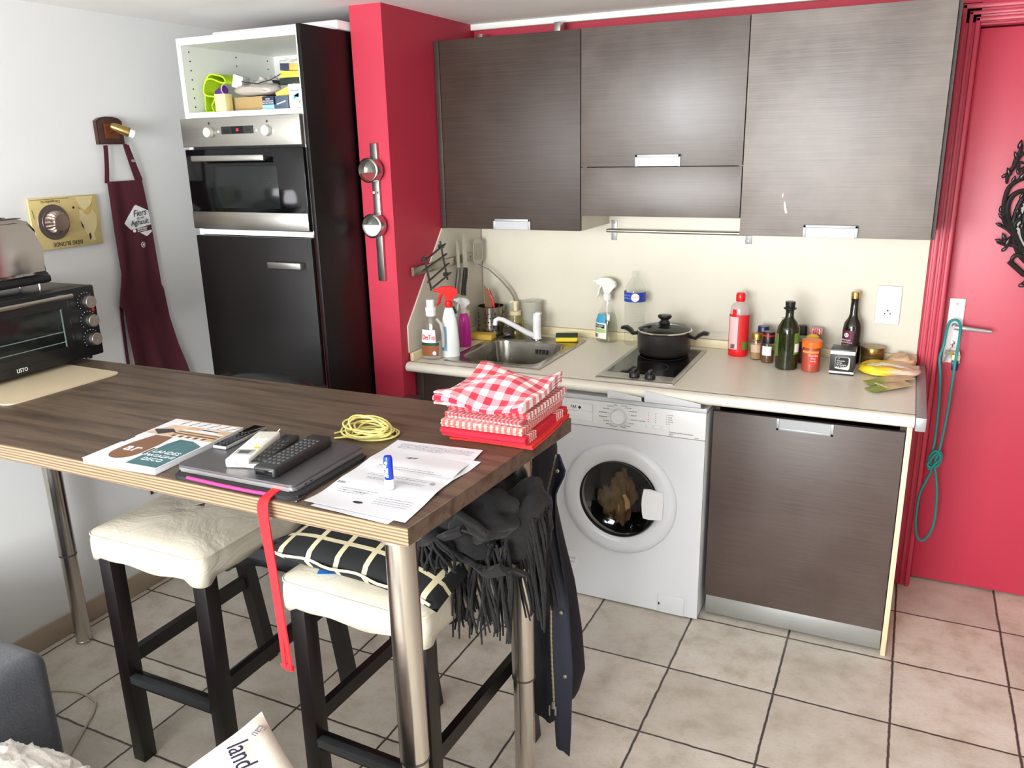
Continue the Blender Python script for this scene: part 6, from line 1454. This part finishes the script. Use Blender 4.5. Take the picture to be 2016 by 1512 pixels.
# top crest and bottom drop joining both halves; inner bead oval
for k in range(64):
    a = 2*PI*k/64; t.blob((.105*math.cos(a), -.016, .150*math.sin(a)-.005), (.006, .006, .006), 8, 6)
t.tube([Vector((.112*math.cos(2*PI*k/64), -.012, .158*math.sin(2*PI*k/64)-.005)) for k in range(64)], .009, 8, closed=True)
t.tube([Vector((-.11, -.018, .17)), Vector((-.06, -.018, .235)), Vector((0, -.018, .27)), Vector((.06, -.018, .235)), Vector((.11, -.018, .17))], .009, 8)
t.tube([Vector((-.11, -.018, -.14)), Vector((-.06, -.018, -.185)), Vector((0, -.018, -.20)), Vector((.06, -.018, -.185)), Vector((.11, -.018, -.14))], .009, 8)
t.tube([Vector((-.058, -.02, -.222)), Vector((-.04, -.018, -.20)), Vector((0, -.018, -.19)), Vector((.04, -.018, -.20)), Vector((.058, -.02, -.222))], .008, 8)
obj('scrollwork', t, IRON, om)
t = MB(); t.lathe([(0, 0), (1, 0), (1, .004), (0, .004)], 48, Matrix.Translation((0, -.004, -.005)) @ Matrix(((.108, 0, 0, 0), (0, 0, -1, 0), (0, .154, 0, 0), (0, 0, 0, 1))), cap=False); obj('mirror_glass', t, mat('mirror_silver', rgb(220, 220, 220), .03, 1.0, var=0), om)

# ================================================================== OPEN COMPARTMENT CONTENTS
CZ_ = 1.8835
def cthing(name, label, cat, loc, rz=0, group=None): return thing(name, label, cat, loc, rz, group)
LIME = mat('lime_fabric', rgb(176, 214, 20), .7, bump=.3, bscale=300)
o = cthing('lime_bag', 'lime green and black neoprene pouch at the left end of the open shelf', 'pouch', (-.622, -.86, CZ_))
t = MB(); rows = []
pts = [(-.010, 0), (-.055, .0), (-.060, .04), (-.052, .10), (-.020, .130), (.04, .125), (.055, .10), (.0, .115), (-.030, .105), (-.044, .07), (-.030, .055), (.0, .05), (-.022, .02), (-.018, .0)]
PS_ = [Vector((a, 0, b_)) for a, b_ in pts]
def _pf(u, v):
    n_ = len(PS_)-1; k = min(int(u*n_), n_-1); q = u*n_-k; a, b_, c_, d = PS_[max(k-1, 0)], PS_[k], PS_[k+1], PS_[min(k+2, n_)]
    p = .5*((2*b_)+(-a+c_)*q+(2*a-5*b_+4*c_-d)*q*q+(-a+3*b_-3*c_+d)*q*q*q)
    return (p.x+.004*nz((p.z*20, v*3, 0), 1, 2), (v-.5)*.10+.01*math.sin(u*7), max(.0035, p.z+.003+.006*nz((p.x*15, v*2, 1), 1, 4)))
t.sheet(_pf, 70, 8, .005); obj('pouch_shell', t, LIME, o, ang=80)
t = MB(); t.blob((.002, -.01, .026), (.032, .035, .024), 20, 14, lump(3, .01)); obj('dark_contents', t, BLACKM, o)
o = cthing('purple_pouch', 'small purple rolled pouch with white trim inside the lime bag', 'pouch', (-.615, -.872, CZ_+.0615))
t = MB(); t.tube([Vector((-.035, 0, .010)), Vector((.012, -.010, .018)), Vector((.018, -.012, .020))], [.010, .017, .018], 18, flat=.8); obj('pouch_body', t, mat('purple_fabric', rgb(92, 34, 130), .6), o)
t = MB(); t.lathe([(.016, 0), (.020, .001), (.016, .002)], 22, frame((.018, -.012, .020), (0, 1, 0), (0, 0, 1)), cap=False); obj('trim_ring', t, WHITE, o)
def carton(name, label, loc, dims, rot, m, extra=None):
    o = thing(name, label, 'box', loc, rot=rot); t = MB(); t.box(-dims[0]/2, dims[0]/2, -dims[1]/2, dims[1]/2, 0, dims[2], .001); b_ = obj('box_body', t, m, o)
    return o
carton('white_carton', 'small white carton leaning on top of the lime bag', (-.553, -.85, CZ_+.085), (.040, .05, .045), (0, .3, .2), PAPER)
carton('cardboard_box', 'tan cardboard box lying in the middle of the open shelf', (-.470, -.855, CZ_+.0012), (.170, .11, .048), (.0, .0, -.05), mat('tan_cardboard', rgb(164, 138, 92), .8, var=.08))
carton('cream_carton', 'cream square carton end in front of the cardboard box', (-.552, -.942, CZ_+.001), (.048, .04, .060), (0, 0, .08), mat('cream_card', rgb(236, 222, 152), .7))
o = bag('plastic_bag', 'crumpled clear grey plastic bag lying over the cardboard box', (-.455, -.85, CZ_+.052), .20, .12, .020, .1, mat('grey_plastic_film', rgb(168, 160, 150), .3, bump=.9, bscale=30), 6)
o = cthing('white_bag', 'crumpled white paper bag with red print behind the white carton', 'bag', (-.49, -.775, CZ_+.0015), .1)
t = MB(); t.blob((0, 0, .055), (.075, .045, .055), 34, 22, lump(12, .035)); t.xf(Matrix.Translation((0, 0, .008)))
for v in t.bm.verts: v.co.z = max(0, v.co.z)
obj('bag_body', t, mat('white_thin_plastic', rgb(200, 194, 190), .4, bump=.8, bscale=40), o, ang=60)
t = MB()
for k, (x, z) in enumerate(((-.01, .075), (.015, .06))): t.prism([(x, z), (x+.012, z+.006), (x+.010, z+.012), (x+.022, z+.010), (x+.018, z-.004), (x+.012, z+.002)], 0, .001, frame((0, -.056, 0), (1, 0, 0), (0, 0, 1)))
obj('red_print', t, REDLAB, o)
o = cthing('black_roll', 'black umbrella-like roll lying on the shelf behind the plastic bag', 'roll', (-.42, -.76, CZ_+.092))
t = MB(); t.tube([Vector((-.07, 0, 0)), Vector((.09, .04, -.02)), Vector((.14, .05, -.03))], [.026, .028, .02], 18); obj('roll_body', t, mat('black_cloth', rgb(30, 30, 32), .8), o)
b_ = carton('battery_box', 'small dark blue and light blue box at the front of the open shelf', (-.327, -.945, CZ_+.0012), (.052, .035, .042), (0, 0, 0), mat('navy_card', rgb(20, 34, 66), .5))
t = MB(); t.box(-.0265, .0265, -.0185, .0185, .0, .014); obj('light_band', t, mat('light_blue_card', rgb(130, 180, 214), .5), b_)
for k in range(3): text(b_, ('MICRO', 'ACCUMULATOR', 'BATTERY POWER')[k], .0062, frame((0, -.0182, .033-.007*k), (1, 0, 0), (0, 0, 1)), WLAB)
b_ = carton('grey_blister_box', 'grey blue blister box beside the dark blue box', (-.268, -.943, CZ_+.0012), (.056, .035, .042), (0, 0, 0), mat('grey_blue_card', rgb(70, 84, 100), .4))
t = MB(); t.tube([(-.02, -.019, .014), (.02, -.019, .024)], .002, 6); obj('tool_print', t, WLAB, b_)
b_ = carton('medicine_box', 'white medicine box with a blue drop print at the right of the shelf', (-.209, -.937, CZ_+.0012), (.056, .04, .078), (0, 0, 0), PAPER)
t = MB(); t.prism([(.0+.011*math.cos(a), .011*math.sin(a)) for a in [2*PI*k/16 for k in range(11)]]+[(.013, .014)], 0, .0006, frame((.004, -.0202, .034), (1, 0, 0), (0, 0, 1))); obj('drop_print', t, mat('sky_blue_print', rgb(40, 150, 214), .5), b_)
text(b_, 'calmosine', .0105, frame((.0, -.0203, .056), (-1, 0, 0), (0, 0, -1)), INK); 
t = MB(); t.prism([(0, 0), (.006, .004), (.008, .010), (.001, .006)], 0, .0006, frame((.014, -.0202, .014), (1, 0, 0), (0, 0, 1))); obj('leaf_print', t, GREENL, b_)
carton('sponge_packet', 'yellow sponge packet with teal edge leaning behind the medicine box', (-.262, -.915, CZ_+.047), (.085, .045, .026), (.1, -.35, .1), mat('sponge_yellow', rgb(226, 184, 84), .6, var=.15, nscale=40))
for k, (lab, z, c_) in enumerate((('dark green packet, lowest of the stacked packets at the right back of the shelf', .0855, rgb(20, 40, 34)), ('yellow packet resting on the dark green one at the right of the shelf', .1085, rgb(230, 188, 70)), ('navy and orange packet in clear film, topmost of the packets on the shelf', .1325, rgb(224, 170, 80)))):
    o = carton('packet', lab, (-.285+.004*k, -.83, CZ_+z), (.105, .10, .022), (0, .02*k, .05*k), mat('packet_%d' % k, c_, .4, var=.1, nscale=30)); o['group'] = 'packets stacked at the right of the open shelf'
    if k == 2:
        t = MB(); t.box(-.053, -.015, -.0505, .0505, -.0005, .0225); obj('navy_band', t, mat('navy_print', rgb(30, 40, 70), .4), o)
        t = MB(); t.blob((-.01, 0, .022), (.062, .055, .020), 28, 16, lump(5, .022)); obj('clear_film', t, CLEAR, o)
o = carton('storage_box', 'grey storage box at the back of the open shelf carrying the packets', (-.285, -.82, CZ_+.0012), (.100, .12, .083), (0, 0, 0), mat('grey_box', rgb(120, 120, 116), .7))
o = cthing('black_cable', 'thin black cable arching over the things on the open shelf', 'cable', (-.40, -.88, CZ_+.11))
t = MB(); t.tube([Vector((-.15, .02, .002)), Vector((-.09, .0, -.010)), Vector((-.03, -.01, -.016)), Vector((.03, -.01, -.006)), Vector((.08, 0, .015)), Vector((.14, .02, .012))], .0018, 6); obj('cord', t, BLACKM, o)

# ================================================================== SOFA CORNER IN THE FOREGROUND
SF = mat('charcoal_sofa_fabric', rgb(62, 64, 70), .92, var=.3, nscale=55, bump=.8, bscale=160, sheen=.3)
sf = thing('sofa', 'dark grey fabric sofa whose arm shows in the lower left corner', 'sofa', (-.5, -2.8, 0))
t = MB(); t.box(-.46, .345, -.7, .60, .03, .508, .045, 5); obj('arm', t, SF, sf)
t = MB(); t.box(.350, 1.75, -.55, .27, .06, .42, .05, 4); obj('seat', t, SF, sf)
t = MB()
for (x, y) in ((-.38, .44), (.30, .44), (1.65, .18), (-.38, -.6), (1.65, -.45)): t.cyl((x, y, 0), (x, y, .07), .02, 14)
obj('feet', t, BLACKM, sf)
fp = thing('fleece_pillow', 'white curly fleece pillow at the bottom left of the picture', 'pillow', (.275, -2.690, .4225))
def curly(p, d):
    e = (1-abs(d.x)**4)*(1-abs(d.y)**4); return Vector((p.x, p.y, p.z*(.35+.65*e)))+d*(.010*nz(p, 70, 1)+.008*nz(p, 130, 3))
t = MB(); t.blob((0, 0, .088), (.225, .225, .088), 110, 70, curly, e=.6)
for v in t.bm.verts: v.co.z = max(0, v.co.z)
obj('pillow_cover', t, mat('white_fleece', rgb(206, 200, 190), .98, var=.15, nscale=120, bump=1.0, bscale=140, sheen=.4), fp, ang=180)
# printed cushion (propped with one corner up) and the taupe cushion under it
tc_ = thing('taupe_cushion', 'plain taupe cushion under the printed one at the bottom of the picture', 'cushion', (.90, -2.66, .4225), .25)
t = pil(.24, .24, .055, 26, sag=lambda p, u, v: p+Vector((0, 0, .055))); obj('cushion_cover', t, mat('taupe_linen', rgb(150, 134, 116), .95, var=.1, bump=.6, bscale=300), tc_, ang=80)
P0 = Vector((.723, -2.354, .705)); e1 = Vector((-.395, -.88, -.22)).normalized(); e2 = Vector((.94, -.236, -.20)); e2 = (e2-e1*e2.dot(e1)).normalized(); cc = P0+(e1+e2)*.215
Mc = frame(cc, e2, -e1)
pc = thing('printed_cushion', 'off-white cushion printed with dark lettering pointing up at the bottom centre', 'cushion', cc, rot=Mc.to_euler())
CUSH = mat('off_white_print_cloth', rgb(220, 212, 198), .9, var=.07, nscale=16, bump=.3, bscale=300)
t = pil(.215, .215, .055, 30); obj('cushion_cover', t, CUSH, pc, ang=80)
NVY = mat('navy_ink', rgb(26, 24, 48), .8)
def ctext(s_, x, y, sz, sx=1, rot=0, m=NVY, th=.0006):
    u, v = x/.215, y/.215; z = .055*((1-u*u)**.5*(1-v*v)**.5)**.8+.004
    g = .02; zr = .055*((1-min(.99, ((x+g)/.215)**2))**.5*(1-v*v)**.5)**.8+.004; zu = .055*((1-u*u)**.5*(1-min(.99, ((y+g)/.215)**2))**.5)**.8+.004
    R = Vector((g, 0, zr-z)); Uv = Vector((0, g, zu-z)); a = math.radians(rot)
    return text(pc, s_, sz, frame((x, y, z+.0035), R*math.cos(a)+Uv*math.sin(a), -R*math.sin(a)+Uv*math.cos(a)), m, sx=sx, th=th)
ctext('land', -.128, .138, .056, .70, -8); ctext('Eau', -.160, .186, .022, 1, -60, INK); ctext('LONDON', -.14, .0, .03, .8, 60, INK)
# cable on the floor
fc_ = thing('floor_cable', 'beige cable looping over the floor tiles beside the sofa arm', 'cable', (-.55, -1.92, 0))
t = MB(); t.tube(ribbon and [Vector((-.30, -.06, .004)), Vector((-.21, .0, .004)), Vector((-.14, .035, .004)), Vector((-.07, .058, .004)), Vector((-.01, .058, .004)), Vector((.04, .045, .004)), Vector((.075, .01, .004)), Vector((.11, -.045, .004)), Vector((.15, -.11, .004)), Vector((.20, -.19, .004)), Vector((.25, -.28, .004))], .0038, 8); obj('cord', t, mat('beige_cord', rgb(196, 188, 168), .5), fc_)
